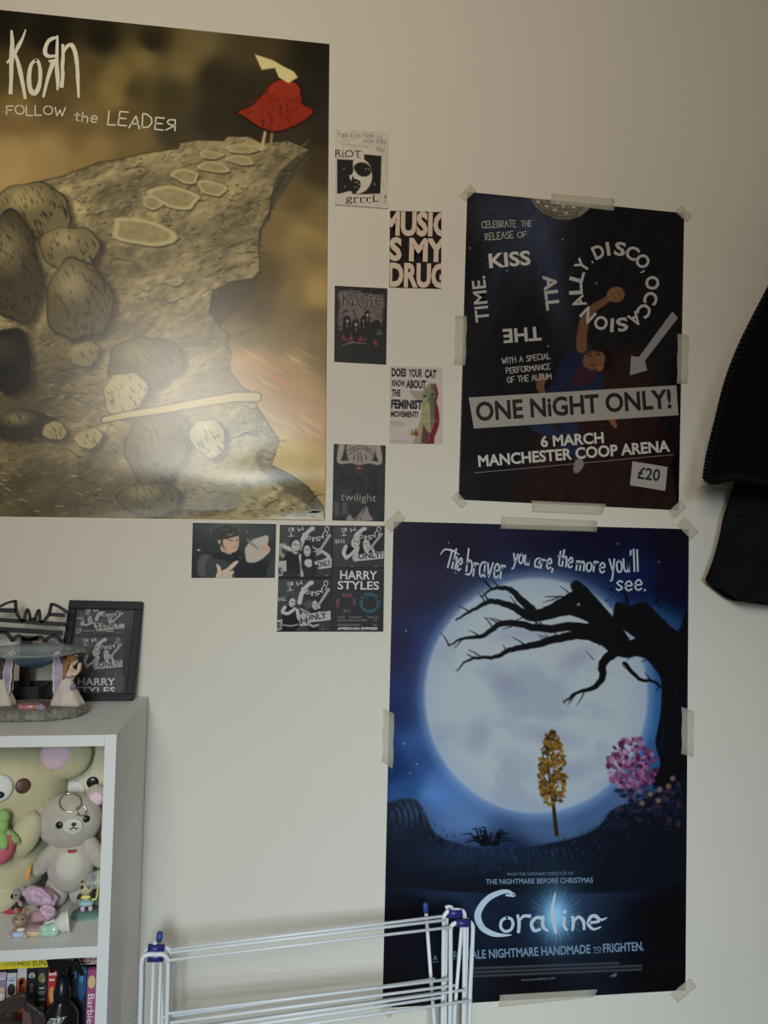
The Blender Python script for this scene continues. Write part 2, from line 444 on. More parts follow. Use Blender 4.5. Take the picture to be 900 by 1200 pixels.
# ------------------------------------------------------------------ the setting
M_wall = mat('wall_paint', (0.74, 0.68, 0.59), .85, raw=True, bump=.12, bscale=90, var=.025, vscale=2.2, spec=.2)
M_floor = mat('floor_laminate', (0.28, 0.2, 0.13), .5, raw=True, var=.2, vscale=6)
w = MB().box((-2.4, 0, 0), (2.2, .1, 2.75)).build('wall_back', M_wall); tag(w, 'cream painted back wall carrying the posters', 'wall', kind='structure')
w = MB().box((-2.4, -4.2, -.06), (2.2, .1, 0)).build('floor', M_floor); tag(w, 'wood floor below the wall', 'floor', kind='structure')
w = MB().box((-2.4, -.014, 0), (2.2, 0, .09), bevel=.003).build('baseboard_back', mat('baseboard_paint', (.72, .7, .66), .5, raw=True)); tag(w, 'white baseboard along the back wall', 'baseboard', kind='structure')

# ------------------------------------------------------------------ large sepia poster (a generic cliff landscape in the same tones)
def korn():
    def bulge(x, y):
        b = .005 * np.exp(-((y - 560) / 26) ** 2) * np.clip((x - 90) / 200, 0, 1)
        b += .0022 * np.sin(x / 38 + y / 23) * np.clip((y - 470) / 100, 0, 1) * np.exp(-((x - 290) / 130) ** 2)
        return np.maximum(b * np.clip((612 - y) / 14, 0, 1), -.0008)
    s = Sheet([(-14, 10.5), (386, 52), (381, 610), (-14, 605)], 1.15, bulge=bulge)
    Z = zoom(0, 0, 2.25); Y = zoom(0, 300, 2.25)
    s.idw([(0, 30, (27, 24, 19)), (60, 40, (24, 22, 18)), (120, 45, (27, 24, 18)), (178, 50, (34, 30, 21)), (230, 52, (88, 76, 48)), (215, 75, (92, 79, 48)), (300, 55, (55, 47, 30)), (370, 70, (30, 27, 22)),
           (5, 85, (64, 52, 30)), (50, 90, (62, 50, 29)), (100, 80, (72, 60, 34)), (140, 90, (102, 86, 50)), (170, 68, (98, 84, 50)), (132, 112, (106, 89, 54)), (160, 105, (62, 52, 30)), (200, 110, (52, 46, 31)), (250, 90, (40, 36, 26)), (300, 110, (40, 36, 26)), (360, 110, (33, 29, 23)),
           (20, 130, (100, 82, 49)), (60, 125, (76, 62, 36)), (100, 145, (92, 77, 46)), (150, 140, (76, 63, 36)), (200, 150, (50, 45, 31)), (250, 140, (38, 34, 26)), (290, 145, (36, 32, 25)), (375, 150, (40, 35, 27)),
           (10, 190, (132, 109, 69)), (60, 180, (126, 104, 66)), (110, 175, (116, 96, 60)), (165, 165, (96, 81, 50)), (375, 200, (52, 44, 30)), (350, 235, (80, 67, 41)), (375, 250, (96, 81, 51)), (325, 260, (104, 88, 55)), (350, 280, (124, 105, 66)), (375, 300, (116, 97, 58)), (315, 330, (74, 61, 37)),
           (340, 345, (96, 81, 48)), (375, 345, (126, 106, 62)), (300, 365, (72, 60, 36)), (370, 375, (88, 73, 44)), (290, 395, (92, 76, 48)), (330, 400, (96, 79, 48)), (290, 425, (138, 113, 76)), (340, 430, (126, 103, 64)), (375, 410, (96, 80, 48)),
           (300, 460, (150, 125, 82)), (350, 460, (146, 118, 74)), (330, 500, (152, 128, 84)), (370, 500, (138, 108, 68)), (345, 540, (146, 126, 82)), (372, 550, (136, 115, 74))], 3.4)
    s.noise(70, 40, .16, 3, 4, .25)
    s.fill(Y(605, 300, 640, 235, 700, 260, 800, 340, 857, 460, 850, 500, 760, 440, 690, 400, 640, 380), (150, 92, 62), .34, 6, lambda x, y: vnoise(x / 18, y / 10, 5))
    for k in range(26):
        x, y = random.uniform(275, 360), random.uniform(405, 500)
        s.stroke([(x, y), (x + 12, y + 9), (x + 30, y + 18)], (.5, random.uniform(2, 5), .4), random.choice([(168, 92, 62), (188, 160, 112), (176, 126, 84)]), .35, 1)
    # the headland
    cliff = [(-16, 238)] + Z(70, 495, 110, 478, 160, 467, 235, 440, 262, 428, 300, 425, 380, 405, 470, 392, 474, 378, 520, 370, 590, 372, 600, 360, 660, 362, 690, 378, 760, 372, 818, 396, 790, 430, 745, 470, 715, 520, 712, 560, 690, 600, 682, 660, 686, 720) \
        + Y(684, 40, 668, 60, 610, 68, 560, 95, 552, 150, 580, 186, 606, 210, 598, 240, 610, 250, 604, 300, 636, 345, 672, 365, 676, 395, 736, 487, 715, 552, 770, 580, 812, 610, 852, 660, 856, 690) + [(-16, 605)]
    s.fill(cliff, (108, 97, 70), 1, .8)
    ins = s.X * 0; i0 = s.C.copy(); t = Sheet.__new__(Sheet); t.X, t.Y, t.C = s.X, s.Y, np.zeros_like(s.C); t.fill(cliff, (1, 1, 1)); ins = t.C[:, 0]
    s.noise(46, 22, .42, 11, 5, -.5, ins); s.noise(9, 5, .3, 14, 3, -.5, ins)
    def shade(cx, cy, rx, ry, c, a):
        dx, dy = s.X - cx, s.Y - cy; s.mix(np.arange(len(s.X)), np.exp(-(dx / rx) ** 2 - (dy / ry) ** 2) * a * ins, c)
    shade(60, 590, 120, 45, (52, 46, 32), .75); shade(20, 480, 80, 60, (50, 44, 30), .7); shade(100, 370, 60, 60, (62, 55, 39), .6); shade(225, 420, 60, 60, (84, 75, 52), .4)
    shade(240, 220, 60, 60, (122, 110, 80), .5); shade(290, 540, 36, 44, (150, 144, 116), .55); shade(250, 570, 70, 26, (132, 126, 98), .5); shade(170, 570, 90, 40, (70, 62, 44), .5)
    dark = (38, 35, 28)
    # its rock face on the right
    for fc, al in ((Z(818, 396, 790, 405, 735, 455, 722, 485, 716, 520, 712, 560, 735, 525, 775, 470, 812, 425), .95), (Z(716, 515, 722, 520, 712, 580, 690, 605, 684, 660, 680, 610, 694, 590, 708, 560), .9),
                   (Y(684, 40, 668, 60, 610, 68, 560, 95, 552, 150, 580, 186, 640, 130, 664, 105, 690, 45), .9), (Y(736, 487, 700, 520, 690, 545, 715, 552, 770, 580, 812, 610, 852, 660, 856, 690, 800, 650, 730, 600, 690, 570, 670, 530, 700, 490), .55)):
        s.fill(fc, (58, 55, 42), al, 1, lambda x, y: .6 + .7 * vnoise(x / 6, y / 3, 9))
    s.stroke(cliff[:-1], 1.3, dark, .85)
    # hatching and pits on the rock
    rn = random.Random(8)
    sel = np.nonzero(ins > .9)[0]
    for k in range(1500):
        j = sel[rn.randrange(len(sel))]; x, y = s.X[j], s.Y[j]
        a = -.45 + rn.gauss(0, .3) + (.5 if y > 430 else 0); l = rn.uniform(3, 13)
        s.stroke([(x, y), (x + l * cos(a) * .5, y + l * sin(a) * .5 - rn.uniform(-1.5, 1.5)), (x + l * cos(a), y + l * sin(a))], (.4, rn.uniform(.8, 1.5), .3), dark if rn.random() < .8 else (150, 138, 102), rn.uniform(.4, .9), .5)
    for k in range(150):
        j = sel[rn.randrange(len(sel))]; s.ell(s.X[j], s.Y[j], rn.uniform(.8, 2.6), rn.uniform(.6, 1.4), dark, .7, .6)
    for k in range(34):
        j = sel[rn.randrange(len(sel))]; x, y = s.X[j], s.Y[j]; pts = [(x, y)]
        for q in range(5): x += rn.uniform(3, 9); y += rn.uniform(-5, 3); pts.append((x, y))
        s.stroke(catmull(pts, 4), (.5, 1.8, .4), dark, .75)
    # pale flat slabs leading up the headland
    for cx, cy, rx, ry, rot in ((165, 272, 38, 17, .2), (205, 232, 30, 12, .15), (178, 238, 12, 7, .2), (218, 207, 16, 8, .1), (248, 221, 17, 9, .2), (251, 196, 18, 7, .1), (282, 188, 16, 5, .1), (247, 182, 14, 4.5, 0), (285, 175, 22, 4.5, 0), (168, 336, 9, 3, .5), (205, 331, 10, 3.5, 0)):
        pl = [(cx + cos(rot) * rx * (1 + .18 * sin(3 * a + cx)) * cos(a) - sin(rot) * ry * sin(a), cy + sin(rot) * rx * cos(a) + ry * (1 + .16 * sin(2 * a + cy)) * sin(a)) for a in np.linspace(0, 2 * pi, 22)[:-1]]
        s.fill([(x + 1.5, y + 2) for x, y in pl], dark, .7); s.fill(pl, (150, 139, 102), .95); s.fill([(cx + (x - cx) * .8, cy + (y - cy) * .74) for x, y in pl], (114, 103, 74), .8, 1.2, lambda x, y: .5 + vnoise(x / 7, y / 4, 3))
    # rounded boulders in the foreground
    def boulder(cx, cy, rx, ry, tone, seed, rim=(128, 116, 84)):
        q = random.Random(seed); ph = [q.uniform(0, 6) for _ in range(3)]
        f = lambda k, a: k * (1 + .1 * sin(2 * a + ph[0]) + .07 * sin(3 * a + ph[1]) + .04 * sin(7 * a + ph[2]))
        pl = [(cx + f(rx, a) * cos(a), cy + f(ry, a) * sin(a)) for a in np.linspace(0, 2 * pi, 40)[:-1]]
        s.fill([(x + 6, y + 4) for x, y in pl], (30, 27, 21), .6, 3); s.fill(pl, dark, 1); s.fill([(cx + (x - cx) * .96 , cy + (y - cy) * .96) for x, y in pl], tone, 1)
        s.ell(cx - rx * .25, cy - ry * .4, rx * .5, ry * .36, rim, .75, ry * .22)
        for k in range(int(rx * ry / 22)):
            a, rr = q.uniform(0, 2 * pi), sqrt(q.uniform(.05, .85)); x, y = cx + rx * rr * cos(a), cy + ry * rr * sin(a)
            d = q.uniform(4, 10); w = q.uniform(.7, 2.2) * (1.2 if (x - cx) / rx + (y - cy) / ry > .1 else .6)
            s.stroke([(x, y), (x + d * .4, y + d * .35 + 1), (x + d * .5, y + d)], (.4, w, .3), (32, 29, 23), .8, .5)
    boulder(38, 246, 44, 34, (92, 82, 57), 1, (150, 135, 92)); boulder(14, 315, 36, 62, (58, 52, 38), 2); boulder(82, 292, 32, 30, (96, 86, 60), 3, (142, 128, 92)); boulder(92, 352, 36, 52, (76, 68, 48), 4, (140, 128, 94))
    boulder(98, 415, 20, 14, (104, 94, 66), 5); boulder(10, 424, 32, 36, (24, 22, 19), 6, (60, 55, 42)); boulder(28, 498, 34, 20, (42, 38, 29), 7, (118, 106, 74)); boulder(64, 505, 13, 12, (124, 112, 78), 8)
    boulder(168, 426, 42, 34, (74, 67, 47), 9, (112, 102, 72)); boulder(146, 462, 26, 26, (134, 121, 86), 10, (150, 137, 98)); boulder(184, 524, 36, 46, (78, 70, 50), 11, (102, 92, 66)); boulder(104, 514, 16, 12, (136, 122, 86), 12); boulder(176, 585, 34, 22, (72, 65, 46), 13)
    # a broken pale branch
    br = Y(275, 432, 330, 420, 430, 405, 540, 385, 620, 372, 676, 372)
    s.stroke(br, (9, 10, 12, 13), dark, 1); s.stroke(br, (6, 7.5, 9.5, 10.5), (148, 132, 92), 1)
    boulder(244, 513, 20, 24, (136, 127, 92), 14, (160, 152, 116))
    # a small tree with red leaves at the tip
    s.stroke(Z(690, 395, 700, 345, 722, 300), (4, 3, 2), (150, 132, 92)); s.stroke(Z(712, 398, 718, 345, 728, 290), (3, 3, 2), (112, 98, 66))
    for pl, c in ((Z(620, 298, 660, 280, 700, 240, 745, 222, 795, 245, 800, 275, 832, 296, 790, 330, 730, 352, 680, 338, 640, 310), (112, 36, 24)), (Z(700, 240, 720, 215, 760, 205, 795, 232, 780, 262, 730, 262), (120, 40, 26))):
        s.fill(catmull(pl, 4, True), (36, 18, 14), 1, 1); s.fill([(x * .94 + 325 * .06, y * .93 + 122 * .07) for x, y in catmull(pl, 4, True)], c, 1)
    for k in range(120):
        x, y = rn.gauss(326, 17), rn.gauss(125, 14)
        if (x - 326) ** 2 / 1500 + (y - 124) ** 2 / 800 < 1: s.stroke([(x, y), (x + rn.uniform(-4, 4), y + rn.uniform(3, 8))], (.6, 2.2, .5), rn.choice([(70, 22, 16), (132, 46, 30), (44, 18, 14), (118, 40, 26)]), .85)
    s.fill(Z(672, 145, 690, 150, 720, 160, 745, 175, 775, 190, 785, 205, 760, 220, 735, 205, 725, 180, 690, 185), (172, 158, 112), 1)
    # lettering
    k = zoom(0, 0, 4.5); wh = (172, 164, 148)
    def blk(w, *p):
        P = catmull(k(*p), 3); q = random.Random(len(p)); W = np.interp(np.linspace(0, 1, len(P)), np.linspace(0, 1, len(w)), w)
        s.ribbon(P, [float(a / 4.5 * q.uniform(.88, 1.14)) for a in W], wh)
    blk((10, 22, 24, 20, 18), 62, 165, 66, 230, 62, 320, 60, 420, 57, 492); blk((6, 14, 20, 16, 10), 136, 160, 120, 205, 96, 250, 76, 290, 40, 332); blk((12, 20, 22, 20, 12), 72, 270, 96, 330, 112, 400, 124, 460, 134, 520)
    blk((14, 20, 24, 26, 22, 20, 18, 14), 190, 318, 165, 345, 154, 410, 160, 470, 182, 496, 206, 460, 214, 390, 206, 335, 190, 318)
    blk((8, 18, 20, 22, 18, 10), 304, 192, 302, 260, 300, 340, 304, 400, 306, 440, 304, 474); blk((10, 22, 20, 22, 18, 12), 302, 198, 262, 214, 242, 250, 240, 285, 262, 300, 300, 295); blk((22, 20, 12), 280, 335, 255, 410, 230, 512); blk((14, 16), 262, 325, 300, 320)
    blk((14, 18, 18, 20, 18), 332, 240, 334, 300, 330, 350, 332, 400, 326, 458); blk((8, 18, 22, 22, 20, 18, 10), 336, 285, 352, 250, 378, 240, 398, 280, 408, 350, 412, 430, 416, 514)
    s.hand('FOLLOW', (8, 134), (76, 136), 10, 1.3, wh, 1.2, 3); s.hand('the', (87, 141), (113, 145), 11, 1.2, wh, .8, 4); s.hand('LEADE\u042f', (126, 147), (205, 154), 15, 1.5, wh, 1.2, 5)
    return s.build('wall_poster', 'large sepia poster of a rocky cliff with a red-leaved tree, no tape', 'poster', rough=.27, spec=.5)
korn()

# ------------------------------------------------------------------ people as they appear in printed photographs
def pic_person(s, T, sc, parts):
    for p in parts:
        k = p[0]
        if k == 'p': s.fill(catmull(T(*p[2]), 4, True), p[1], 1, .6)
        elif k == 'l': s.stroke(catmull(T(*p[2]), 4), [w / sc for w in p[3]], p[1], 1, .5)
        elif k == 'e':
            x, y = T(p[2][0], p[2][1])[0]; s.ell(x, y, p[2][2] / sc, p[2][3] / sc, p[1], 1, .7, p[3] if len(p) > 3 else 0)
def pic_face(s, T, sc, x, y, rx, ry, rot, skin, hair, look=0.0):
    X, Y = T(x, y)[0]; rx /= sc; ry /= sc
    f = lambda a, b: (X + a * rx * cos(rot) - b * ry * sin(rot), Y + a * rx * sin(rot) + b * ry * cos(rot))
    s.ell(X, Y, rx, ry, skin, 1, .7, rot)
    d = tuple(c * .35 for c in skin)
    for e in (-.38, .38):
        q = f(e + look, -.1); s.ell(q[0], q[1], rx * .19, ry * .08, d, .85, .4, rot)
        q = f(e + look, -.3); s.stroke([f(e - .2 + look, -.28), q, f(e + .2 + look, -.28)], .05 * ry + .3, hair, .7, .4)
    s.stroke([f(look, -.1), f(look + .1, .22), f(look - .05, .26)], .3 + .04 * rx, tuple(c * .7 for c in skin), .7, .4)
    s.stroke([f(look - .3, .5), f(look, .55), f(look + .3, .5)], .08 * ry + .2, tuple(c * .45 for c in skin), .85, .4)

# ------------------------------------------------------------------ event poster
def disco():
    s = Sheet([(547.3, 225), (801.5, 250), (795, 598), (537, 585.5)], 1.0)
    Z = zoom(520, 210, 3.0)
    s.base((23, 22, 24))
    s.glow(622, 262, 40, 60, (50, 54, 68), .8); s.glow(640, 300, 16, 90, (44, 50, 66), .7, 1, -.25); s.glow(590, 300, 18, 90, (36, 40, 52), .6, 1, .35); s.glow(575, 250, 30, 36, (44, 46, 58), .6)
    s.glow(720, 440, 60, 30, (34, 27, 26), .6)
    s.fill(Z(230, 1140, 330, 870, 560, 640, 640, 590, 700, 600, 826, 1060, 826, 1170, 560, 1150), (35, 24, 22), .85, 8)
    s.fill(Z(800, 1000, 826, 960, 826, 1150, 822, 1150), (18, 17, 19), .9, 2); s.noise(7, 22, .12, 4, 3, .5); s.noise(3, 3, .08, 6, 2)
    # mirror ball at the top edge
    ball = Z(303, 66, 320, 95, 350, 120, 395, 140, 440, 143, 480, 130, 508, 108, 514, 86)
    s.fill(ball, (96, 90, 82), 1, .7)
    for k in range(9): s.stroke(Z(306 + k * 26, 62 + k * 2, 340 + k * 17, 104 + 6 * sin(k / 3), 385 + k * 9, 140 - abs(k - 5) * 2), .8, (44, 42, 41), .9, .5)
    for k in range(5): s.stroke(catmull(Z(306 + k * 14, 72 + 14 * k, 380 + k * 6, 92 + k * 14, 450 + k * 2, 94 + k * 12, 512 - k * 12, 86 + k * 11), 4), .8, (44, 42, 41), .9, .5)
    for x, y in ((330, 80), (362, 96), (390, 108), (420, 95), (455, 100), (400, 85), (430, 120)):
        p = Z(x, y)[0]; s.ell(p[0], p[1], 2.3, 1.3, (156, 146, 130), .8, .6)
    # the man: raised arm, tilted head, blue shirt
    sk = (80, 55, 42); T = Z
    pic_person(s, Z, 3, [
        ('p', (26, 29, 44), (400, 660, 440, 615, 470, 590, 505, 575, 520, 610, 490, 650, 500, 672, 550, 676, 560, 710, 545, 760, 470, 770, 330, 775, 385, 720)),
        ('p', (44, 26, 34), (455, 690, 490, 640, 520, 670, 540, 690, 500, 720, 460, 730)),
        ('l', sk, (484, 592, 484, 560, 490, 520, 500, 480), (38, 36, 34, 30)), ('l', sk, (492, 500, 520, 460, 560, 432, 590, 412), (32, 30, 24, 20)),
        ('p', (92, 64, 48), (572, 412, 580, 390, 602, 379, 625, 384, 634, 400, 630, 422, 612, 433, 588, 430)),
        ('l', (70, 44, 32), (588, 400, 600, 414, 604, 428), (3, 3, 3)), ('l', (70, 44, 32), (606, 392, 618, 406, 620, 424), (3, 3, 3)), ('l', (76, 48, 34), (622, 392, 631, 404), (3, 3)),
        ('p', (24, 20, 20), (498, 630, 512, 604, 545, 590, 580, 604, 594, 640, 580, 668, 556, 672)),
        ('p', (84, 58, 44), (488, 640, 500, 612, 530, 602, 560, 612, 566, 640, 548, 664, 515, 672, 494, 660)),
        ('l', (40, 26, 22), (500, 618, 520, 608), (5, 4)), ('l', (40, 26, 22), (530, 606, 552, 606), (5, 4)), ('e', (30, 20, 18), (514, 622, 6, 3), -.4), ('e', (30, 20, 18), (542, 616, 6, 3), -.2),
        ('l', (76, 48, 36), (526, 622, 522, 640, 530, 640), (4, 4, 3)), ('l', (66, 34, 30), (512, 652, 524, 656, 536, 650), (4, 5, 3)), ('l', (58, 42, 34), (498, 662, 520, 672, 548, 664), (6, 6, 4)),
        ('p', (96, 62, 46), (540, 655, 562, 655, 556, 672, 538, 674)),
        ('l', sk, (345, 700, 338, 730, 348, 752), (30, 28, 20)),
        ('l', (92, 60, 44), (585, 840, 595, 855, 602, 870), (18, 20, 12)), ('l', (30, 34, 50), (330, 860, 400, 905, 440, 960), (60, 44, 26)), ('l', (30, 33, 48), (440, 860, 462, 930, 475, 985), (60, 44, 28)),
        ('p', (92, 88, 86), (455, 1020, 462, 990, 480, 982, 492, 1000, 480, 1024, 462, 1034))])
    gr = (124, 121, 118); g2 = (140, 136, 131); th = (128, 124, 118)
    s.hand('CELEBRATE', Z(134, 172)[0], Z(254, 168)[0], 7.6, .85, th, .3, 1); s.hand('THE', Z(272, 168)[0], Z(308, 166)[0], 6.6, .85, th, .3, 2)
    s.hand('RELEASE', Z(146, 215)[0], Z(244, 207)[0], 7.6, .85, th, .3, 3); s.hand('OF', Z(260, 206)[0], Z(292, 203)[0], 6.6, .85, th, .3, 4)
    s.hand('WITH A SPECIAL', Z(205, 650)[0], Z(374, 632)[0], 6.6, .85, th, .3, 5); s.hand('PERFORMANCE', Z(220, 684)[0], Z(374, 668)[0], 6.6, .85, th, .3, 6); s.hand('OF THE ALBUM', Z(224, 716)[0], Z(378, 702)[0], 6.8, .85, th, .3, 7)
    B = .028
    s.text('KISS', Z(160, 314)[0], Z(306, 302)[0], 17, g2, B); s.text('ALL', Z(346, 340)[0], Z(360, 463)[0], 16, gr, B); s.text('THE', Z(340, 518)[0], Z(206, 528)[0], 16.5, gr, B); s.text('TIME.', Z(160, 500)[0], Z(144, 340)[0], 16, gr, .016)
    cx, cy = 719.2, 336.5
    ang = dict(zip(range(19), (-24, -9, 9, 28, 48, 62, 84, 107, 128, 147, 168, 183, 200, 223, 247, 267, 286, 304, 319)))
    for i, ch in enumerate('DISCO,OCCASIONALLY.'):
        a = radians(ang[i]); R = 37.0; hw = {'I': 2, ',': 2, '.': 1.8, 'O': 8, 'C': 7.3, 'N': 7}.get(ch, 6.6)
        c = np.array([cx + R * sin(a), cy - R * cos(a)]); d = np.array([cos(a), sin(a)])
        if ch in ',.':
            s.text(ch, c - d * hw / 2, c + d * hw / 2, 15, gr, B)
        else: s.text(ch, c - d * hw, c + d * hw, 16, gr, B)
    s.poly(Z(802, 466, 822, 488, 705, 640, 714, 673, 653, 690, 657, 622, 685, 626), (98, 96, 94))
    s.poly(Z(87, 768, 816, 725, 823, 830, 105, 877), (112, 106, 101))
    s.text('ONE NiGHT ONLY!', Z(114, 852)[0], Z(800, 806)[0], 22.5, (24, 22, 23), .03)
    s.text('6 MARCH', Z(341, 943)[0], Z(562, 928)[0], 13, g2, B); s.text('MANCHESTER COOP ARENA', Z(122, 1012)[0], Z(794, 958)[0], 13.4, g2, B)
    s.ribbon(Z(108, 1033, 804, 969), .7, (88, 84, 82))
    s.poly(Z(662, 992, 785, 1012, 777, 1096, 653, 1076), (116, 111, 106)); s.text('\u00a320', Z(678, 1053)[0], Z(756, 1063)[0], 14, (26, 24, 24), .02)
    for x, y in ((92, 243), (418, 212), (536, 366), (222, 322), (366, 588)): p = Z(x, y)[0]; s.ell(p[0], p[1], .9, .9, (130, 128, 130), .8, .5)
    return s.build('event_poster', 'black event poster of a reaching man, headed KISS ALL THE TIME, priced \u00a320', 'poster', rough=.28, spec=.3)
disco()

# ------------------------------------------------------------------ blue night poster (a generic moonlit tree)
def moon():
    s = Sheet([(461, 611), (807, 620), (803, 1160), (448, 1181)], 1.0)
    Z = zoom(440, 600, 2.368); L = zoom(440, 900, 2.368)
    s.idw([(470, 625, (25, 22, 33)), (540, 630, (27, 24, 38)), (620, 640, (26, 25, 40)), (700, 630, (21, 22, 37)), (790, 640, (15, 18, 28)), (470, 690, (33, 30, 46)), (540, 690, (36, 34, 50)), (600, 665, (30, 30, 50)), (740, 680, (22, 30, 60)), (795, 690, (10, 18, 36)),
           (465, 760, (34, 32, 56)), (500, 750, (36, 40, 74)), (465, 830, (32, 40, 74)), (490, 880, (42, 66, 112)), (462, 900, (28, 44, 82)), (475, 925, (36, 64, 106)), (510, 930, (70, 100, 150)), (540, 955, (74, 100, 140)), (770, 740, (40, 66, 104)), (780, 850, (42, 78, 122)), (760, 900, (40, 68, 104)), (720, 945, (60, 78, 108)), (640, 965, (64, 82, 112)),
           (460, 1000, (20, 24, 38)), (600, 1010, (26, 32, 50)), (780, 990, (21, 21, 23)), (470, 1080, (20, 21, 27)), (620, 1060, (24, 27, 38)), (790, 1080, (18, 18, 22)), (620, 1160, (22, 22, 24)), (460, 1165, (24, 24, 26)), (790, 1150, (22, 22, 23))], 3.2)
    s.noise(60, 26, .13, 2, 4, .1)
    s.glow(628, 815, 148, 156, (62, 94, 142), .42, 6); s.glow(628, 815, 137, 144, (126, 150, 180), .7, 12)
    s.ell(628, 815, 130, 137, (147, 153, 158), 1, 2.6)
    n = vnoise(s.X / 55, s.Y / 48, 7); q = np.sqrt(((s.X - 628) / 130) ** 2 + ((s.Y - 815) / 137) ** 2); inm = np.clip((1 - q) * 30, 0, 1)
    s.mix(np.arange(len(s.X)), inm * np.clip((n - .5) * 3.2, 0, .55), (120, 127, 142)); s.mix(np.arange(len(s.X)), inm * np.clip((q - .8) * 2.6, 0, .5), (122, 136, 158))
    for cx, cy, rx, ry, rt in ((592, 800, 26, 12, .6), (676, 772, 22, 10, -.5), (640, 862, 34, 9, .2), (668, 905, 30, 11, -.3), (560, 862, 12, 20, .2), (614, 742, 28, 7, -.1)): s.ell(cx, cy, rx, ry, (118, 120, 142), .55, 7, rt)
    for k in range(46):
        x, y = random.uniform(462, 800), random.uniform(625, 920)
        if ((x - 628) / 150) ** 2 + ((y - 815) / 155) ** 2 > 1: s.ell(x, y, random.uniform(.6, 1.1), random.uniform(.6, 1.1), (150, 156, 176), .8, .5)
    bk = (15, 17, 24)
    # the leaning tree on the right with bare limbs
    tr = Z(868, 290, 840, 330, 800, 300, 770, 270, 742, 250, 700, 262, 668, 250, 660, 300, 700, 335, 720, 350, 700, 360, 705, 395, 745, 405, 770, 430, 792, 470, 790, 560, 776, 640, 790, 700, 770, 760, 868, 760)
    s.fill(catmull(tr, 4, True), bk, 1, .8)
    s.fill(catmull(Z(720, 390, 690, 330, 640, 270, 600, 225, 560, 190, 540, 205, 560, 240, 580, 290, 620, 350, 650, 390, 700, 405), 4, True), bk, 1, .8)
    rn = random.Random(3)
    def limb(pts, w, twig=5, up=-1):
        P = catmull(Z(*pts), 6); W = list(np.linspace(w[0], w[1], len(P)))
        s.stroke([(x + rn.uniform(-.7, .7), y + rn.uniform(-.7, .7)) for x, y in P], W, bk, 1, .6)
        for k in range(twig):
            j = rn.randrange(len(P) // 4, len(P) - 1); x, y = P[j]; l = rn.uniform(8, 22); a = rn.uniform(.3, 1.1) * (1 if rn.random() < .35 else up)
            s.stroke([(x, y), (x - l * cos(a) * .5, y + l * sin(a) * .6), (x - l * cos(a), y + l * sin(a))], (1.8, .5), bk, 1, .5)
    limb((575, 225, 520, 255, 455, 285, 430, 270, 400, 240, 372, 215, 330, 212, 290, 236), (17, 1.2), 7)
    limb((620, 300, 540, 272, 440, 292, 380, 262, 322, 248, 270, 272, 222, 300), (15, 1.2), 9)
    limb((640, 340, 560, 318, 470, 324, 360, 308, 300, 342, 240, 352, 200, 372), (13, 1), 9)
    limb((660, 370, 580, 340, 510, 350, 440, 368, 380, 380, 330, 402, 262, 408, 226, 440), (13, 1), 9)
    limb((660, 390, 630, 420, 628, 462, 600, 490, 560, 500, 520, 530), (12, 1), 6, 1)
    limb((690, 420, 730, 462, 770, 470, 800, 490), (5, 2), 4); limb((780, 250, 792, 210, 806, 178), (4, .8), 2); limb((700, 260, 690, 225, 650, 215), (4, .8), 3); limb((600, 300, 560, 240, 470, 236), (3, .8), 3)
    for k in range(60): x, y = Z(rn.uniform(600, 800), rn.uniform(200, 420))[0]; s.stroke([(x, y), (x + rn.uniform(-9, 9), y - rn.uniform(2, 10))], (1.2, .5), bk, .8, .5)
    for k in range(26): x, y = Z(rn.uniform(786, 866), rn.uniform(420, 740))[0]; s.stroke([(x, y), (x + rn.uniform(-2, 2), y + rn.uniform(6, 18))], (.6, 1.6, .5), (34, 52, 84), .5, .8)
    # the ground
    gr = L(20, 110, 40, 95, 80, 84, 115, 92, 140, 130, 165, 180, 220, 206, 290, 222, 380, 224, 470, 210, 560, 190, 620, 160, 650, 120, 690, 100, 740, 85, 800, 60, 870, 40, 868, 320, 15, 320)
    s.fill(catmull(gr, 4, True), (23, 25, 30), .96, 1.6, None)
    s.glow(560, 1000, 90, 22, (34, 44, 66), .7); s.glow(480, 952, 24, 16, (58, 70, 96), .75); s.glow(468, 975, 20, 16, (30, 38, 56), .6)
    for k in range(420):
        x = rn.uniform(455, 800); y0 = np.interp(x, [455, 475, 500, 515, 560, 600, 640, 676, 700, 740, 800], [946, 937, 952, 972, 992, 994, 988, 978, 966, 940, 922]); y = y0 + abs(rn.gauss(0, 18))
        s.stroke([(x, y), (x + rn.uniform(-2, 2), y - rn.uniform(1.5, 5))], (1.1, .4), rn.choice([(40, 52, 78), (12, 14, 22), (28, 36, 56), (52, 64, 90)]), .7, .5)
    for k in range(5): s.stroke(catmull(L(40 + 18 * k, 100 - 3 * k, 60 + 16 * k, 130, 56 + 18 * k, 165), 4), (.8, 2, .6), (16, 18, 28), .8)
    # golden sapling against the moon, dark fern, pink blossom bush
    s.stroke(L(502, 184, 494, 110, 484, 40, 474, -60), (5, 4, 3, 1.5), (44, 34, 24))
    for p in ((490, 80, 470, 30, 452, 0), (488, 60, 505, 20, 520, -10), (482, 20, 466, -20, 462, -50)): s.stroke(L(*p), (2.4, 1), (44, 34, 24))
    for k in range(230):
        a, r = rn.uniform(0, 2 * pi), sqrt(rn.random()); v = r * sin(a); x, y = 647 + (11 + 9 * (v + 1) / 2) * r * cos(a), 900 + 44 * v
        s.ell(x, y, rn.uniform(1.6, 4.2), rn.uniform(1.1, 2.6), rn.choice([(112, 80, 32), (84, 58, 26), (60, 44, 26), (126, 92, 38), (44, 36, 28) if y < 880 else (98, 70, 30)]), .9, .7, rn.uniform(0, 3))
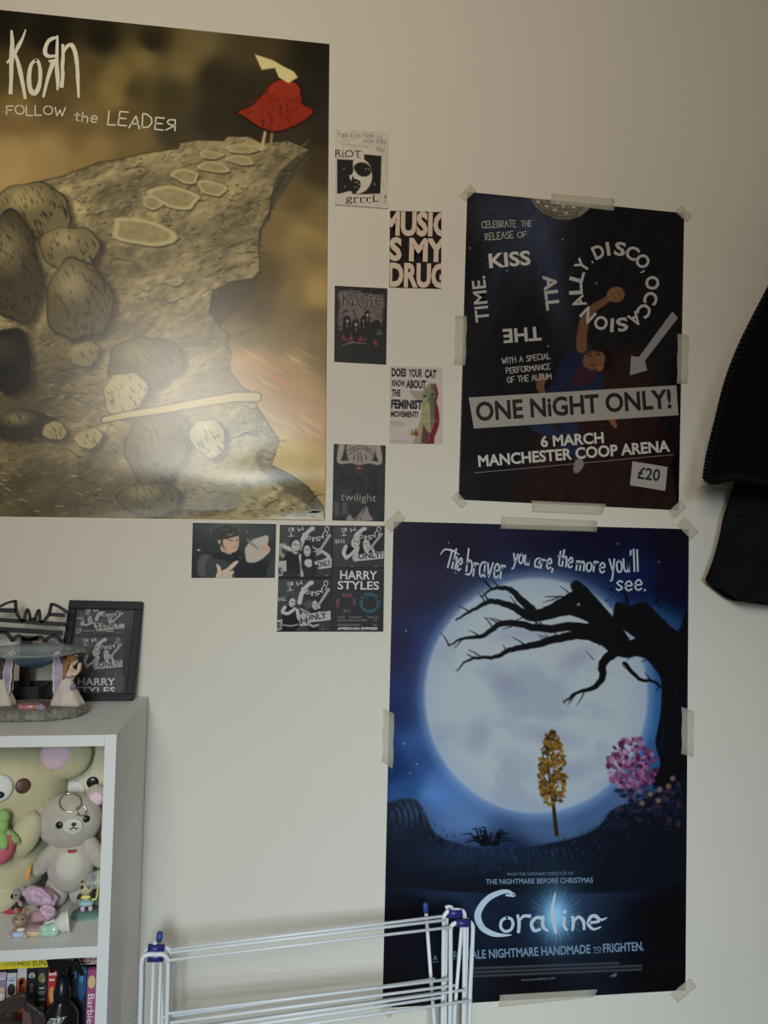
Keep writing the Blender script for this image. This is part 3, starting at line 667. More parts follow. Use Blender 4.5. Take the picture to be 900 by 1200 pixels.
    for k in range(26):
        a = rn.uniform(-2.9, -.25); x, y = 574 + rn.uniform(-10, 10), 990
        l = rn.uniform(10, 30); s.stroke([(x, y), (x + l * .6 * cos(a), y + l * .8 * sin(a)), (x + l * 1.1 * cos(a), y + l * .9 * sin(a) + 3)], (2.2, 1.6, .4), (14, 17, 26), 1, .5)
    for k in range(190):
        a, r = rn.uniform(0, 2 * pi), sqrt(rn.random()); x, y = 741 + 29 * r * cos(a), 899 + 33 * r * sin(a) - 2
        s.ell(x, y, rn.uniform(1.5, 4.6), rn.uniform(1.2, 3.2), rn.choice([(92, 44, 72), (118, 70, 102), (66, 28, 52), (134, 92, 122), (100, 52, 84)]), .9, .7, rn.uniform(0, 3))
    for k in range(60):
        x, y = rn.uniform(722, 800), rn.uniform(915, 972); s.ell(x, y, rn.uniform(2, 6), rn.uniform(1.5, 4), rn.choice([(20, 26, 36), (34, 30, 48), (52, 40, 58)]), .8, 1)
    for x, y in ((752, 941), (762, 930), (773, 925), (783, 921), (788, 912), (771, 938)): s.ell(x, y, 3.1, 3.1, (112, 88, 76), .85, 1.2)
    # lettering
    w = (150, 156, 164)
    for t, a, b, h in (('The', (194, 152), (234, 162), 21), ('braver', (250, 174), (356, 186), 25), ('you', (380, 140), (424, 146), 16), ('are,', (440, 152), (492, 160), 17), ('the', (503, 148), (544, 154), 17), ('more', (556, 160), (634, 168), 17), ("you'll", (650, 168), (730, 164), 22), ('see.', (668, 216), (748, 218), 17)):
        s.hand(t, Z(*a)[0], Z(*b)[0], h, 2.0, w, .5, len(t))
    s.ribbon(catmull(Z(180, 118, 192, 104, 214, 108, 232, 118), 4), (1, 2, 2, 1), w)
    c1 = (96, 116, 138)
    s.text('FROM THE VISIONARY DIRECTOR OF', L(365, 298)[0], L(548, 295)[0], 3.4, (84, 100, 120), .0); s.text('THE NIGHTMARE BEFORE CHRISTMAS', L(306, 322)[0], L(603, 317)[0], 6, (96, 114, 136), .012)
    s.glow(651, 1073, 26, 34, (74, 132, 176), .6, .8); s.glow(651, 1073, 13, 22, (150, 196, 224), .75, .9)
    for k in range(30):
        a = k * 2 * pi / 30 + .1; r = 24 + 12 * ((k * 7) % 5) / 5; s.stroke([(651 + 6 * cos(a), 1073 + 7 * sin(a)), (651 + r * cos(a), 1073 + r * 1.1 * sin(a))], (2, .4), (120, 176, 212), .3, .8)
    tw = (150, 162, 174)
    P = catmull(L(380, 352, 372, 343, 350, 343, 316, 358, 292, 384, 283, 412, 296, 442, 322, 458, 350, 463, 376, 462), 5); s.ribbon(P, [float(v) for v in np.interp(np.linspace(0, 1, len(P)), [0, .06, .3, .55, .8, 1], [1.5, 3, 6.5, 8, 6, 1])], tw)
    s.ribbon(catmull(L(362, 352, 384, 352, 380, 346), 3), (2, 4, 2), tw)
    s.ribbon(catmull(L(364, 414, 350, 422, 347, 440, 358, 452, 374, 448, 381, 432, 376, 418, 364, 414), 5), 3.4, (150, 162, 176))
    def bl(w_, *p): s.ribbon(catmull(L(*p), 4), w_, tw)
    bl((3, 4, 3.5), 394, 408, 398, 430, 396, 454); bl((2, 3.6, 4), 398, 424, 410, 410, 428, 410)
    bl((4, 4, 4, 4, 3), 462, 416, 446, 414, 432, 430, 440, 450, 456, 446); bl((4, 4, 3), 464, 412, 464, 438, 476, 450); bl((1.5, 4, 4.5, 3), 498, 346, 490, 390, 494, 430, 500, 456)
    bl((4, 4, 3), 522, 414, 522, 436, 530, 448); bl((4, 3.6), 524, 396, 525, 400); bl((3.6, 4, 3), 546, 412, 548, 430, 546, 448); bl((2, 4, 4, 3), 548, 426, 562, 412, 576, 424, 578, 446)
    bl((3, 3.6, 4, 4, 4, 3, 1.5), 594, 428, 618, 424, 612, 410, 596, 412, 590, 432, 604, 446, 624, 440); bl((3, 3, 1), 610, 412, 626, 420, 641, 414)
    s.text('A', L(160, 532)[0], L(172, 531)[0], 5.6, c1, 0); s.ribbon(L(158, 537, 174, 536), .6, c1)
    s.text('FAIRY TALE NIGHTMARE HANDMADE', L(182, 533)[0], L(596, 513)[0], 10.4, (92, 110, 130), .022); s.text('TO', L(603, 508)[0], L(626, 506)[0], 5, c1, 0); s.ribbon(L(603, 512, 626, 510), .5, c1); s.text('FRIGHTEN.', L(631, 511)[0], L(744, 505)[0], 10.4, (92, 110, 130), .022)
    for j, (a, b) in enumerate((((250, 556), (676, 540)), ((270, 566), (736, 548)), ((270, 577), (736, 558)))):     # the unreadable billing block
        x = 0
        while x < .985:
            d = rn.uniform(.012, .05); f = lambda t: (a[0] + (b[0] - a[0]) * t, a[1] + (b[1] - a[1]) * t)
            s.stroke(L(*f(x), *f(min(x + d, 1))), 2.7, (62, 64, 68), .75, .5); x += d + rn.uniform(.006, .012)
    s.text('www.coraline.com', L(404, 590)[0], L(498, 584)[0], 3.2, (84, 92, 104), 0); s.fill(L(648, 578, 668, 566, 668, 578), (88, 96, 106), .8)
    return s.build('film_poster', 'tall blue night poster of a full moon behind a bare tree', 'poster', rough=.4, spec=.22)
GAIN = 1.72                                                        # the lower wall gets more of the window light
moon()
GAIN = 2.25
# ------------------------------------------------------------------ small cards in a column
def cards():
    # zine card
    q = zoom(380, 140, 10); G = 'postcards in the column beside the sepia poster'
    s = Sheet(q(130, 120, 748, 158, 738, 1050, 118, 1003), .6); s.base((150, 142, 132)); s.noise(3, 3, .08, 1)
    bl = (30, 29, 30)
    s.fill(q(150, 470, 345, 478, 345, 535, 470, 500, 465, 412, 670, 432, 656, 870, 480, 880, 150, 872), bl, 1, .5)
    s.fill(catmull(q(345, 480, 400, 462, 470, 480, 520, 520, 552, 600, 558, 700, 530, 780, 480, 840, 400, 872, 360, 850, 372, 820, 330, 740, 300, 700, 296, 655, 322, 650, 340, 600, 335, 540), 4, True), (152, 144, 133), 1, .5)
    s.fill(catmull(q(345, 560, 380, 520, 440, 505, 510, 530, 548, 590, 540, 640, 490, 672, 420, 665, 370, 620), 4, True), bl, 1, .5)
    s.fill(catmull(q(330, 660, 345, 690, 372, 705, 415, 725, 425, 780, 400, 830, 350, 870, 310, 850, 312, 760, 322, 700), 4, True), bl, 1, .5)
    s.stroke(q(360, 742, 388, 738), .9, (130, 124, 116), 1, .4); s.stroke(q(345, 790, 390, 800), .6, (110, 104, 98), 1, .4)
    for x, y in ((488, 582), (525, 590), (230, 580), (588, 760), (240, 790), (405, 765)): s.ell(*q(x, y)[0], .9, 1, (120, 115, 108), .8, .4)
    s.fill(catmull(q(150, 880, 220, 862, 310, 842, 330, 890, 300, 905, 150, 905), 3, True), (150, 142, 132), 1, .5)
    dk = (38, 36, 36); gy = (96, 92, 88)
    s.hand('Punk', q(155, 205)[0], q(275, 212)[0], 5.4, .55, gy, .3); s.hand('Rock', q(310, 225)[0], q(430, 215)[0], 5.4, .55, gy, .3, 2); s.hand('Fem-', q(455, 215)[0], q(595, 215)[0], 5.4, .55, gy, .3, 3); s.hand('inism', q(460, 275)[0], q(580, 275)[0], 4.6, .5, gy, .3, 4)
    s.hand('Riley', q(614, 290)[0], q(712, 300)[0], 8, .6, gy, .3, 5); s.hand('Riley', q(612, 370)[0], q(700, 385)[0], 5, .5, gy, .3, 6); s.stroke(q(245, 292, 320, 300, 330, 306, 545, 324), .6, gy, .8, .4)
    def serif(pts): s.ribbon(pts, .55, dk)
    s.text('RiOT', q(126, 440)[0], q(430, 452)[0], 8.2, dk, 0)
    for x, y in ((140, 440), (235, 444), (408, 452)): serif(q(x - 16, y, x + 18, y + 1))
    s.text('grrrL', q(250, 968)[0], q(645, 970)[0], 8.2, dk, 0); s.text('!', q(700, 966)[0], q(716, 968)[0], 8.2, dk, 0)
    for x in (350, 440, 530, 595): serif(q(x - 20, 976 if x < 590 else 968, x + 24, 976 if x < 590 else 968))
    s.ribbon(q(122, 1003, 735, 1049), .5, (70, 66, 64)); s.stroke(q(265, 1012, 540, 1034), .7, gy, .7, .4)
    s.build('postcard', 'white zine postcard reading RiOT grrrL!, topmost of the small cards', 'postcard', G, rough=.55, spec=.2)
    # slogan card
    z = zoom(380, 140, 2.5); c4 = z(192, 268, 343, 272, 342, 497, 190, 493)
    s = Sheet(c4, .8); s.base((26, 23, 22)); lt = (154, 136, 122); clip = (456.6, 247.6, 517.0, 338.0)
    s.text('MUSIC', (448.5, 276.2), (526.5, 277.8), 28.5, lt, .045, clip=clip); s.text('IS MY', (449.5, 305.6), (522.5, 307.6), 27.5, lt, .045, clip=clip); s.text('DRUG', (454.5, 336.5), (522.5, 338), 28.6, lt, .045, clip=clip)
    s.build('postcard', 'black and pink slogan postcard reading MUSIC IS MY DRUG', 'postcard', G, rough=.55, spec=.2)
    # band card
    q = zoom(380, 320, 10); s = Sheet(q(122, 150, 738, 182, 724, 1075, 115, 1042), .6); s.base((29, 28, 28))
    s.fill(catmull(q(165, 230, 300, 205, 480, 250, 640, 260, 700, 300, 690, 420, 680, 560, 650, 640, 560, 660, 300, 640, 170, 620, 165, 480, 175, 380), 4, True), (74, 66, 66), 1, 1.4)
    s.noise(3, 3, .25, 5, 3)
    s.glow(422, 368, 16, 9, (92, 82, 80), .5)
    for x, y in ((620, 670), (640, 710), (200, 660)): s.ell(*q(x, y)[0], 4, 1.6, (92, 88, 88), .6, 1)
    s.fill(catmull(q(200, 780, 260, 690, 330, 700, 400, 720, 500, 780, 420, 800, 300, 790), 4, True), (86, 40, 42), 1, 1); s.fill(catmull(q(560, 780, 600, 790, 630, 850, 590, 845), 4, True), (92, 42, 44), 1, .7); s.stroke(q(210, 850, 330, 810, 480, 830), (.6, 2, .5), (120, 100, 96), .8, .7)
    for hx, hy, w in ((265, 560, 45), (365, 600, 45), (460, 560, 38), (500, 490, 32)):
        s.fill(catmull(q(hx - w, hy + 130, hx - w, hy, hx - w * .7, hy - 40, hx, hy - 60, hx + w * .8, hy - 40, hx + w, hy + 20, hx + w, hy + 150, hx, hy + 220), 4, True), (26, 22, 24), 1, .7)
        s.ell(*q(hx + 6, hy + 5)[0], 1.5, 2, (126, 108, 102), 1, .5); s.ell(*q(hx + 4, hy + 60)[0], 1.2, 3, (88, 74, 72), .7, .6)
    s.fill(catmull(q(500, 640, 580, 560, 640, 560, 660, 620, 600, 720, 560, 800, 500, 780), 4, True), (28, 26, 27), 1, .8); s.stroke(q(345, 435, 365, 490, 410, 600), (1.6, 1.2, .8), (52, 30, 32), 1, .5); s.stroke(q(210, 470, 250, 440, 290, 450), (1, 2, .8), (48, 28, 30), 1, .5)
    for k, c, w in ((0, (124, 116, 112), 3.6), (1, (30, 28, 28), 2.2)):
        for p in ((210, 215, 225, 300, 215, 395), (300, 205, 250, 290, 225, 310), (245, 300, 290, 350, 340, 385), (325, 290, 330, 340, 345, 390), (300, 225, 360, 230, 420, 225), (375, 235, 385, 310, 420, 395, 465, 410), (440, 245, 480, 262, 540, 250), (490, 270, 500, 350, 480, 430, 455, 430), (540, 300, 560, 360, 540, 410), (520, 280, 570, 275), (690, 260, 630, 275, 600, 330, 625, 375, 690, 380), (610, 330, 660, 325)):
            s.stroke(catmull(q(*p), 4), (w * .5, w, w * .7), c, .9, .4)
    s.build('postcard', 'dark postcard of a long-haired band under spiky lettering', 'postcard', G, rough=.5, spec=.25)
    # cat card
    q = zoom(440, 415, 10); s = Sheet(q(165, 138, 780, 160, 782, 1055, 160, 1045), .6); s.base((142, 132, 128))
    s.fill(catmull(q(690, 345, 720, 400, 735, 470, 715, 560, 735, 640, 748, 760, 735, 860, 690, 980, 680, 1050, 560, 1050, 600, 700, 640, 500), 4, True), (84, 26, 38), 1, .8)
    s.fill(catmull(q(600, 370, 640, 340, 680, 370, 700, 470, 680, 560, 690, 700, 680, 820, 640, 930, 600, 1048, 440, 1048, 470, 960, 500, 850, 540, 700, 530, 560, 460, 520, 400, 430, 500, 440, 560, 430), 4, True), (112, 108, 84), 1, .9)
    s.fill(catmull(q(650, 350, 690, 380, 690, 560, 690, 740, 650, 880, 640, 640, 620, 500), 4, True), (52, 62, 52), .75, 1); s.fill(catmull(q(580, 400, 650, 400, 670, 470, 610, 500, 560, 460), 4, True), (92, 92, 78), .9, .9); s.fill(catmull(q(420, 430, 500, 440, 545, 470, 520, 520, 460, 500), 4, True), (116, 106, 104), .8, .8)
    s.ell(*q(575, 495)[0], 2.3, 1.4, (40, 44, 32), 1, .5); s.ell(*q(668, 470)[0], 2.3, 1.4, (40, 44, 32), 1, .5); s.fill(q(595, 535, 630, 530, 612, 556), (60, 44, 40), 1, .5)
    for p in ((600, 560, 540, 580), (600, 566, 550, 610), (640, 545, 710, 560), (640, 550, 700, 590), (520, 700, 600, 710)): s.stroke(q(*p), .5, (70, 66, 58), .8, .4)
    s.fill(q(400, 860, 370, 950, 430, 960), (150, 124, 74), .8, .7); s.fill(q(430, 870, 412, 955, 470, 955), (52, 96, 70), .9, .7); s.fill(q(470, 860, 448, 955, 505, 955), (104, 36, 34), 1, .7); s.stroke(q(440, 870, 480, 760), 1.4, (140, 140, 132), .8, .6)
    s.fill(q(560, 820, 600, 900, 640, 930, 610, 1045, 530, 1045), (58, 30, 36), .8, 1); s.stroke(q(530, 780, 715, 782), .9, (130, 122, 100), .8, .5); s.ell(*q(600, 620)[0], 3, 5, (126, 122, 60), .5, 1.5)
    dk = (30, 27, 29)
    for t, a, b, h, B in (('DOES', (186, 264), (358, 270), 10, .05), ('YOUR', (384, 270), (546, 274), 9.6, .045), ('CAT', (574, 278), (708, 288), 10, .05), ('KNOW', (188, 378), (346, 384), 7.6, .045), ('ABOUT', (354, 400), (590, 408), 9.8, .05), ('THE', (186, 496), (290, 500), 8.4, .05), ('FEMINIST', (180, 640), (546, 652), 11, .055), ('MOVEMENT?', (178, 738), (500, 746), 7.2, .045)):
        s.text(t, q(*a)[0], q(*b)[0], h, dk, B)
    for p in ((175, 788, 330, 800), (175, 806, 350, 824), (175, 826, 310, 842), (165, 1020, 380, 1022)): s.stroke(q(*p), .7, (84, 78, 76), .7, .4)
    s.build('postcard', 'pale postcard of a cat asking DOES YOUR CAT KNOW ABOUT THE FEMINIST MOVEMENT?', 'postcard', G, rough=.55, spec=.2)
    # dark card with pale drapery
    q = zoom(380, 510, 10); s = Sheet(q(110, 102, 720, 122, 702, 1012, 92, 998), .6); s.base((32, 32, 31)); s.noise(5, 8, .35, 4)
    sk = (118, 108, 100)
    s.fill(catmull(q(265, 112, 430, 108, 585, 120, 580, 240, 560, 290, 500, 330, 420, 350, 330, 330, 275, 270), 4, True), (110, 101, 94), 1, .9)
    for p in ((265, 180, 340, 150, 420, 120), (275, 230, 360, 180, 430, 150), (585, 250, 500, 180, 430, 150), (570, 190, 500, 150, 440, 118), (400, 200, 395, 330), (430, 200, 440, 330), (360, 220, 340, 310), (480, 220, 500, 300)): s.stroke(catmull(q(*p), 4), (.8, 1.8, .6), (54, 50, 48), .8, .6)
    s.stroke(catmull(q(205, 108, 190, 200, 170, 290, 190, 318, 250, 316, 320, 312), 4), [7.5, 7, 4.5, 4, 3.4, 2.4], sk, 1, .8); s.stroke(catmull(q(620, 122, 640, 220, 655, 310, 620, 330, 560, 318, 500, 318), 4), [7.5, 7, 4.5, 4, 3.4, 2.4], sk, 1, .8)
    s.fill(catmull(q(360, 352, 400, 372, 460, 360, 470, 400, 420, 468, 380, 440), 4, True), (62, 30, 28), 1, .8); s.ell(*q(404, 384)[0], 2, .9, (130, 104, 98), .9, .6)
    for k in range(14): x, y = random.uniform(130, 690), random.uniform(580, 920); s.ell(*q(x, y)[0], random.uniform(1, 4), random.uniform(1, 3), (46, 44, 42), .6, 1.4)
    for x0 in (110, 205): s.fill(q(x0, 780, x0 + 70, 790, x0 + 60, 940, x0, 930), (66, 63, 60), .7, 1.2)
    s.fill(catmull(q(265, 1000, 300, 930, 350, 985, 420, 910, 470, 850, 500, 840, 530, 930, 555, 1000), 4, True), (102, 95, 90), 1, .8); s.stroke(q(440, 930, 480, 860), 1.6, (40, 38, 36), .8, .6); s.stroke(q(340, 1000, 420, 960, 440, 1000), 1.2, (48, 45, 43), .8, .6)
    s.text('twilight', q(195, 762)[0], q(605, 778)[0], 8.6, (118, 112, 106), -.012); s.text('...', q(618, 778)[0], q(682, 780)[0], .8, (96, 92, 88), 0)
    s.build('postcard', 'near-black postcard of pale draped cloth reading twilight, lowest of the small cards', 'postcard', G, rough=.5, spec=.25)
    # flash photo of a person
    q = zoom(215, 600, 7.5); s = Sheet(q(82, 95, 815, 105, 803, 578, 70, 578), .6); s.base((30, 31, 31)); s.glow(265, 618, 36, 16, (64, 66, 66), .8); s.glow(300, 622, 40, 12, (50, 52, 52), .6); s.noise(4, 4, .1, 3)
    S = 7.5; sk = (150, 124, 106)
    pic_person(s, q, S, [('p', (44, 44, 43), (180, 578, 200, 430, 250, 380, 330, 350, 420, 360, 500, 420, 520, 578)), ('p', (62, 61, 59), (122, 500, 130, 420, 170, 375, 235, 385, 200, 450, 185, 560, 140, 560)),
        ('p', (20, 20, 21), (250, 400, 330, 345, 400, 372, 480, 330, 560, 430, 700, 420, 760, 470, 740, 578, 480, 578, 400, 440)), ('p', (40, 42, 44), (745, 480, 780, 410, 803, 420, 800, 578, 730, 578)),
        ('p', (140, 116, 100), (330, 290, 360, 320, 430, 345, 410, 372, 370, 360, 330, 340)), ('p', sk, (350, 240, 400, 200, 470, 195, 488, 240, 482, 310, 455, 350, 410, 350, 360, 310, 345, 270)),
        ('p', (42, 39, 36), (250, 210, 290, 150, 370, 120, 450, 140, 490, 200, 460, 215, 420, 225, 390, 240, 350, 240, 340, 280, 310, 285, 270, 270)), ('e', (146, 122, 106), (316, 262, 12, 18)),
        ('l', (120, 112, 104), (385, 195, 410, 205, 440, 185), (6, 9, 4)), ('l', (96, 88, 80), (330, 160, 360, 150, 400, 160), (4, 6, 3)),
        ('e', (56, 44, 40), (418, 250, 13, 5)), ('e', (56, 44, 40), (470, 248, 9, 5)), ('l', (116, 90, 78), (458, 250, 470, 285, 455, 292), (5, 5, 4)), ('l', (128, 70, 66), (432, 318, 455, 308, 472, 314), (5, 8, 4)),
        ('p', (136, 128, 120), (542, 320, 600, 250, 690, 215, 720, 205, 750, 225, 740, 290, 762, 330, 720, 390, 640, 440, 560, 440, 545, 380)),
        ('p', sk, (690, 300, 735, 290, 765, 330, 735, 365, 690, 350)), ('l', (118, 92, 80), (680, 310, 745, 312), (5, 4)), ('l', (118, 92, 80), (680, 330, 750, 334), (5, 4)),
        ('p', (156, 136, 122), (290, 578, 300, 520, 288, 465, 300, 458, 330, 490, 330, 515, 380, 495, 440, 440, 480, 428, 480, 445, 430, 500, 400, 520, 440, 515, 445, 530, 425, 560, 430, 578))])
    for k in range(9): a = 2.5 + k * .19; s.stroke([q(665, 330)[0], (q(665, 330)[0][0] + 15 * cos(a) * 1.0, q(665, 330)[0][1] - 13 * sin(a - 1.3))], .5, (96, 90, 84), .8, .4)
    for p in ((400, 522, 430, 500), (360, 540, 405, 560), (340, 520, 345, 560)): s.stroke(q(*p), .6, (104, 84, 74), .8, .4)
    s.ell(*q(134, 335)[0], 1.9, 1.3, (126, 124, 120), 1, .6)
    for x, y in ((560, 172), (606, 236), (240, 158), (500, 400)): s.ell(*q(x, y)[0], 1.1, 1.1, (96, 98, 98), .8, .6)
    s.build('photo_print', 'landscape flash photo of a person in black holding a fan of banknotes', 'photo', None, rough=.4, spec=.15)
cards()

# photo-booth pictures: two people in front of the big lettering, in the local frame of one picture (0..400 x 0..380)
def booth(s, F, sc, v):
    P = lambda *p: [F(p[i], p[i + 1]) for i in range(0, len(p), 2)]
    T = lambda *p: P(*p)
    lt = (128, 126, 124); sk = (138, 135, 132); sd = (104, 102, 100); dk = (22, 22, 22); hair = (30, 29, 29)
    s.fill(P(0, 0, 400, 0, 400, 380, 0, 380), (46, 47, 47), 1, .4); s.glow(*F(60, 60), 120 / sc, 140 / sc, (62, 63, 63), .5) if v != 9 else None
    s.fill(P(160, 60, 400, 40, 400, 300, 200, 300), (30, 30, 31), .6, 6)
    pic_person(s, T, sc, [('l', sk, (165, 170, 178, 110, 200, 70, 235, 34), (34, 32, 30, 26)), ('p', (138, 135, 132), (222, 36, 236, 14, 262, 12, 266, 34, 244, 46))])
    def tx(t, a, b, h, B=.02): s.text(t, F(*a), F(*b), h / sc, lt, B)
    tx('E', (112, 18), (66, 22), 26) if v != 1 else tx('E', (112, 18), (66, 22), 26); tx('T', (112, 54), (68, 58), 28); tx('M', (176, 8), (136, 20), 30)
    for i, ch in enumerate('CCASIO'):
        a = radians((92, 116, 141, 165, 187, 210)[i]); c = (268 + 74 * sin(a), 22 - 66 * cos(a)); hw = 8 if ch == 'I' else 19; d = (cos(a), sin(a))
        tx(ch, (c[0] - d[0] * hw, c[1] - d[1] * hw), (c[0] + d[0] * hw, c[1] + d[1] * hw), 33)
    tx('N', (224, 92), (198, 50), 30)
    s.poly(P(374, 62, 394, 74, 318, 190, 322, 212, 282, 228, 284, 180, 304, 178), (112, 110, 108))
    s.poly(P(-2, 268, 60, 262, 62, 340, -2, 348) if v == 1 else P(160, 262, 398, 232, 400, 300, 170, 328), (126, 123, 121))
    if v != 1: s.text('ONLY!' if v == 2 else 'ONLY', F(205, 308), F(388 if v == 2 else 372, 288), 44 / sc, dk, .03)
    tx('THE' if v == 2 else 'TH', (104, 118) if v == 2 else (62, 128), (20, 128) if v == 2 else (4, 134), 28)
    A = dict(p=0)
    if v == 1:      # two people side by side, one with an arm bent behind the head
        s.poly(P(292, 262, 398, 246, 398, 314, 300, 326), (126, 123, 121)); s.text('ONLY', F(296, 312), F(394, 298), 40 / sc, dk, .03)
        pic_person(s, T, sc, [('l', sk, (20, 150, 70, 170, 110, 190), (26, 30, 30)), ('l', sd, (20, 150, 10, 200, 40, 230), (20, 26, 30)), ('p', (26, 26, 27), (30, 380, 34, 270, 60, 210, 110, 190, 160, 215, 168, 380)), ('l', sk, (166, 230, 178, 300, 180, 376), (30, 26, 22)),
            ('p', sk, (96, 195, 130, 180, 150, 200, 130, 215)), ('p', hair, (88, 150, 92, 110, 125, 98, 165, 115, 168, 160, 150, 200, 110, 190))])
        pic_face(s, T, sc, 130, 152, 32, 42, .12, sk, hair, .1)
        pic_person(s, T, sc, [('p', hair, (178, 330, 172, 230, 182, 150, 212, 126, 244, 146, 258, 220, 266, 320, 230, 380)), ('p', (34, 33, 34), (196, 380, 196, 300, 210, 270, 262, 270, 280, 320, 286, 380)), ('p', sk, (196, 290, 205, 255, 246, 255, 258, 288, 232, 312)), ('l', sk, (282, 280, 330, 270, 378, 240, 350, 210, 300, 180), (24, 26, 26, 24, 18)), ('l', sk, (300, 186, 268, 170, 250, 156), (10, 9, 6)), ('l', sk, (296, 192, 262, 196), (9, 6))])
        pic_face(s, T, sc, 214, 190, 25, 40, -.05, sk, hair)
        s.stroke(P(180, 170, 176, 240, 186, 300), 10 / sc, hair, 1, .6); s.stroke(P(246, 160, 258, 230, 258, 290), 12 / sc, hair, 1, .6)
    elif v == 2:    # both resting the chin on folded hands
        pic_person(s, T, sc, [('p', (26, 26, 27), (84, 300, 92, 210, 130, 180, 230, 190, 260, 230, 300, 220, 320, 300)), ('p', hair, (150, 190, 140, 130, 160, 106, 200, 100, 226, 124, 228, 180, 190, 205)), ('p', hair, (226, 270, 232, 160, 250, 130, 282, 126, 306, 150, 318, 260, 290, 280))])
        pic_face(s, T, sc, 182, 152, 32, 42, .25, sk, hair, .1); pic_face(s, T, sc, 266, 172, 26, 36, -.1, sk, hair)
        pic_person(s, T, sc, [('l', sk, (108, 190, 92, 250, 112, 296), (26, 30, 24)), ('l', sk, (120, 290, 160, 250, 190, 200), (24, 22, 16)), ('l', sk, (206, 200, 190, 250, 170, 296), (16, 22, 24)), ('l', sk, (316, 220, 326, 260, 300, 296), (18, 22, 20)), ('l', sk, (292, 296, 270, 250, 250, 204), (20, 18, 12)), ('l', sk, (250, 300, 270, 250, 290, 200), (20, 18, 12)), ('l', sd, (130, 100, 150, 60), (1, 1))])
    else:           # one person with folded arms, one reaching
        s.fill(P(190, 170, 250, 150, 262, 200, 220, 230), (62, 61, 61), 1, 1.5)
        pic_person(s, T, sc, [('p', (24, 24, 25), (30, 380, 40, 330, 44, 250, 70, 200, 120, 190, 150, 220, 160, 330, 150, 380)), ('p', hair, (76, 170, 84, 138, 116, 130, 136, 150, 134, 190, 100, 204)), ('l', sk, (56, 208, 40, 240, 80, 252, 134, 216), (26, 24, 24, 20)), ('l', sk, (150, 230, 158, 280, 170, 300), (24, 22, 18)), ('l', (110, 108, 106), (44, 336, 100, 344, 156, 334), (10, 12, 10))])
        pic_face(s, T, sc, 110, 172, 24, 33, .2, sk, hair, .15)
        pic_person(s, T, sc, [('p', hair, (258, 250, 262, 180, 280, 152, 304, 164, 314, 230, 300, 270)), ('p', (26, 26, 27), (240, 380, 236, 320, 256, 270, 290, 240, 318, 262, 310, 330, 300, 380)), ('l', sk, (316, 250, 296, 300, 250, 290, 190, 250), (26, 24, 22, 14)), ('l', sd, (176, 220, 200, 232, 240, 250), (16, 18, 12)), ('l', (116, 114, 111), (240, 330, 270, 346, 306, 336), (16, 18, 16))])
        pic_face(s, T, sc, 280, 190, 21, 33, -.05, sk, hair)
        s.poly(P(166, 270, 232, 262, 234, 340, 170, 346), (120, 117, 115)); s.text('H', F(176, 330), F(228, 324), 44 / sc, dk, .03)
    if v != 2: s.poly(P(-2, 300, 40, 296, 36, 372, -2, 378), (120, 117, 115)); s.text('E', F(6, 364), F(34, 362), 46 / sc, dk, .04)
    for k in range(4): s.stroke(P(150 + 8 * k + (170 if v > 1 else 190) * (k > 1), 372, 156 + 8 * k + (170 if v > 1 else 190) * (k > 1), 371), .6, lt, .9, .4)

def booth_print():
    q = zoom(315, 605, 6.207)
    s = Sheet(q(80, 62, 843, 70, 830, 838, 57, 840), .6); s.base((27, 27, 28))
    def fr(x0, y0, w, h, W, Hh): return lambda x, y: q(x0 + x * w / W, y0 + y * h / Hh)[0]
    Ov = s.ov; n0 = 0
    def clipped(f, v):                                              # the picture's lettering never runs past its own edge
        nonlocal n0
        booth(s, f, 6.207 * .99, v)
    clipped(lambda x, y: q(74 + x * .975 - .02 * y, 64 + y * .985)[0], 1)
    clipped(lambda x, y: q(460 + x * .945 - .01 * y, 70 + y * .79)[0], 2)
    clipped(lambda x, y: q(66 + x * .975 - .02 * y, 458 + y * .985)[0], 3)
    s.fill(q(57, 436, 460, 444, 460, 460, 57, 458), (27, 27, 28), 1, .5); s.fill(q(455, 70, 466, 70, 460, 838, 448, 838), (27, 27, 28), .8, .5)
    lt = (150, 148, 145)
    s.poly(q(458, 376, 838, 376, 832, 838, 452, 838), (27, 27, 28))
    s.text('HARRY', q(518, 458)[0], q(786, 462)[0], 10.2, lt, .015); s.text('STYLES', q(500, 530)[0], q(800, 534)[0], 9.6, lt, .015)
    rd = (112, 62, 72); te = (44, 86, 104)
    s.text('KISS', q(536, 586)[0], q(602, 586)[0], 4, rd, 0); s.text('ALL', q(612, 596)[0], q(612, 650)[0], 3.8, rd, 0); s.text('THE', q(596, 676)[0], q(538, 676)[0], 3.8, rd, 0); s.text('TIME.', q(514, 664)[0], q(514, 596)[0], 3.8, rd, 0)
    for i, ch in enumerate('DISCO,OCCASIONALLY.'):
        a = radians((-24, -9, 9, 28, 48, 62, 84, 107, 128, 147, 168, 183, 200, 223, 247, 267, 286, 304, 319)[i]); c = np.array(q(732, 628)[0]) + 8.6 * np.array([sin(a), -cos(a)]); d = np.array([cos(a), sin(a)]); hw = .5 if ch in 'I,.' else 1.6
        s.text(ch, c - d * hw, c + d * hw, 3.4 if ch not in ',.' else 1, te, .02)
    g = (104, 102, 100)
    for t, a, b, y in (('ONE', 500, 552, 740), ('NIGHT', 586, 672, 740), ('ONLY', 716, 792, 740), ('MANCHESTER,', 500, 716, 762), ('UK', 760, 792, 762), ('PRESENTED', 500, 664, 796), ('BY', 760, 790, 796)): s.text(t, q(a, y)[0], q(b, y)[0], 2, g, 0)
    s.text('AMERICAN EXPRESS', q(498, 824)[0], q(790, 824)[0], 2.9, (150, 148, 145), .03)
    s.build('photo_booth_print', 'square black photo-booth print of three pictures and HARRY STYLES lettering', 'photo', None, rough=.45, spec=.12)
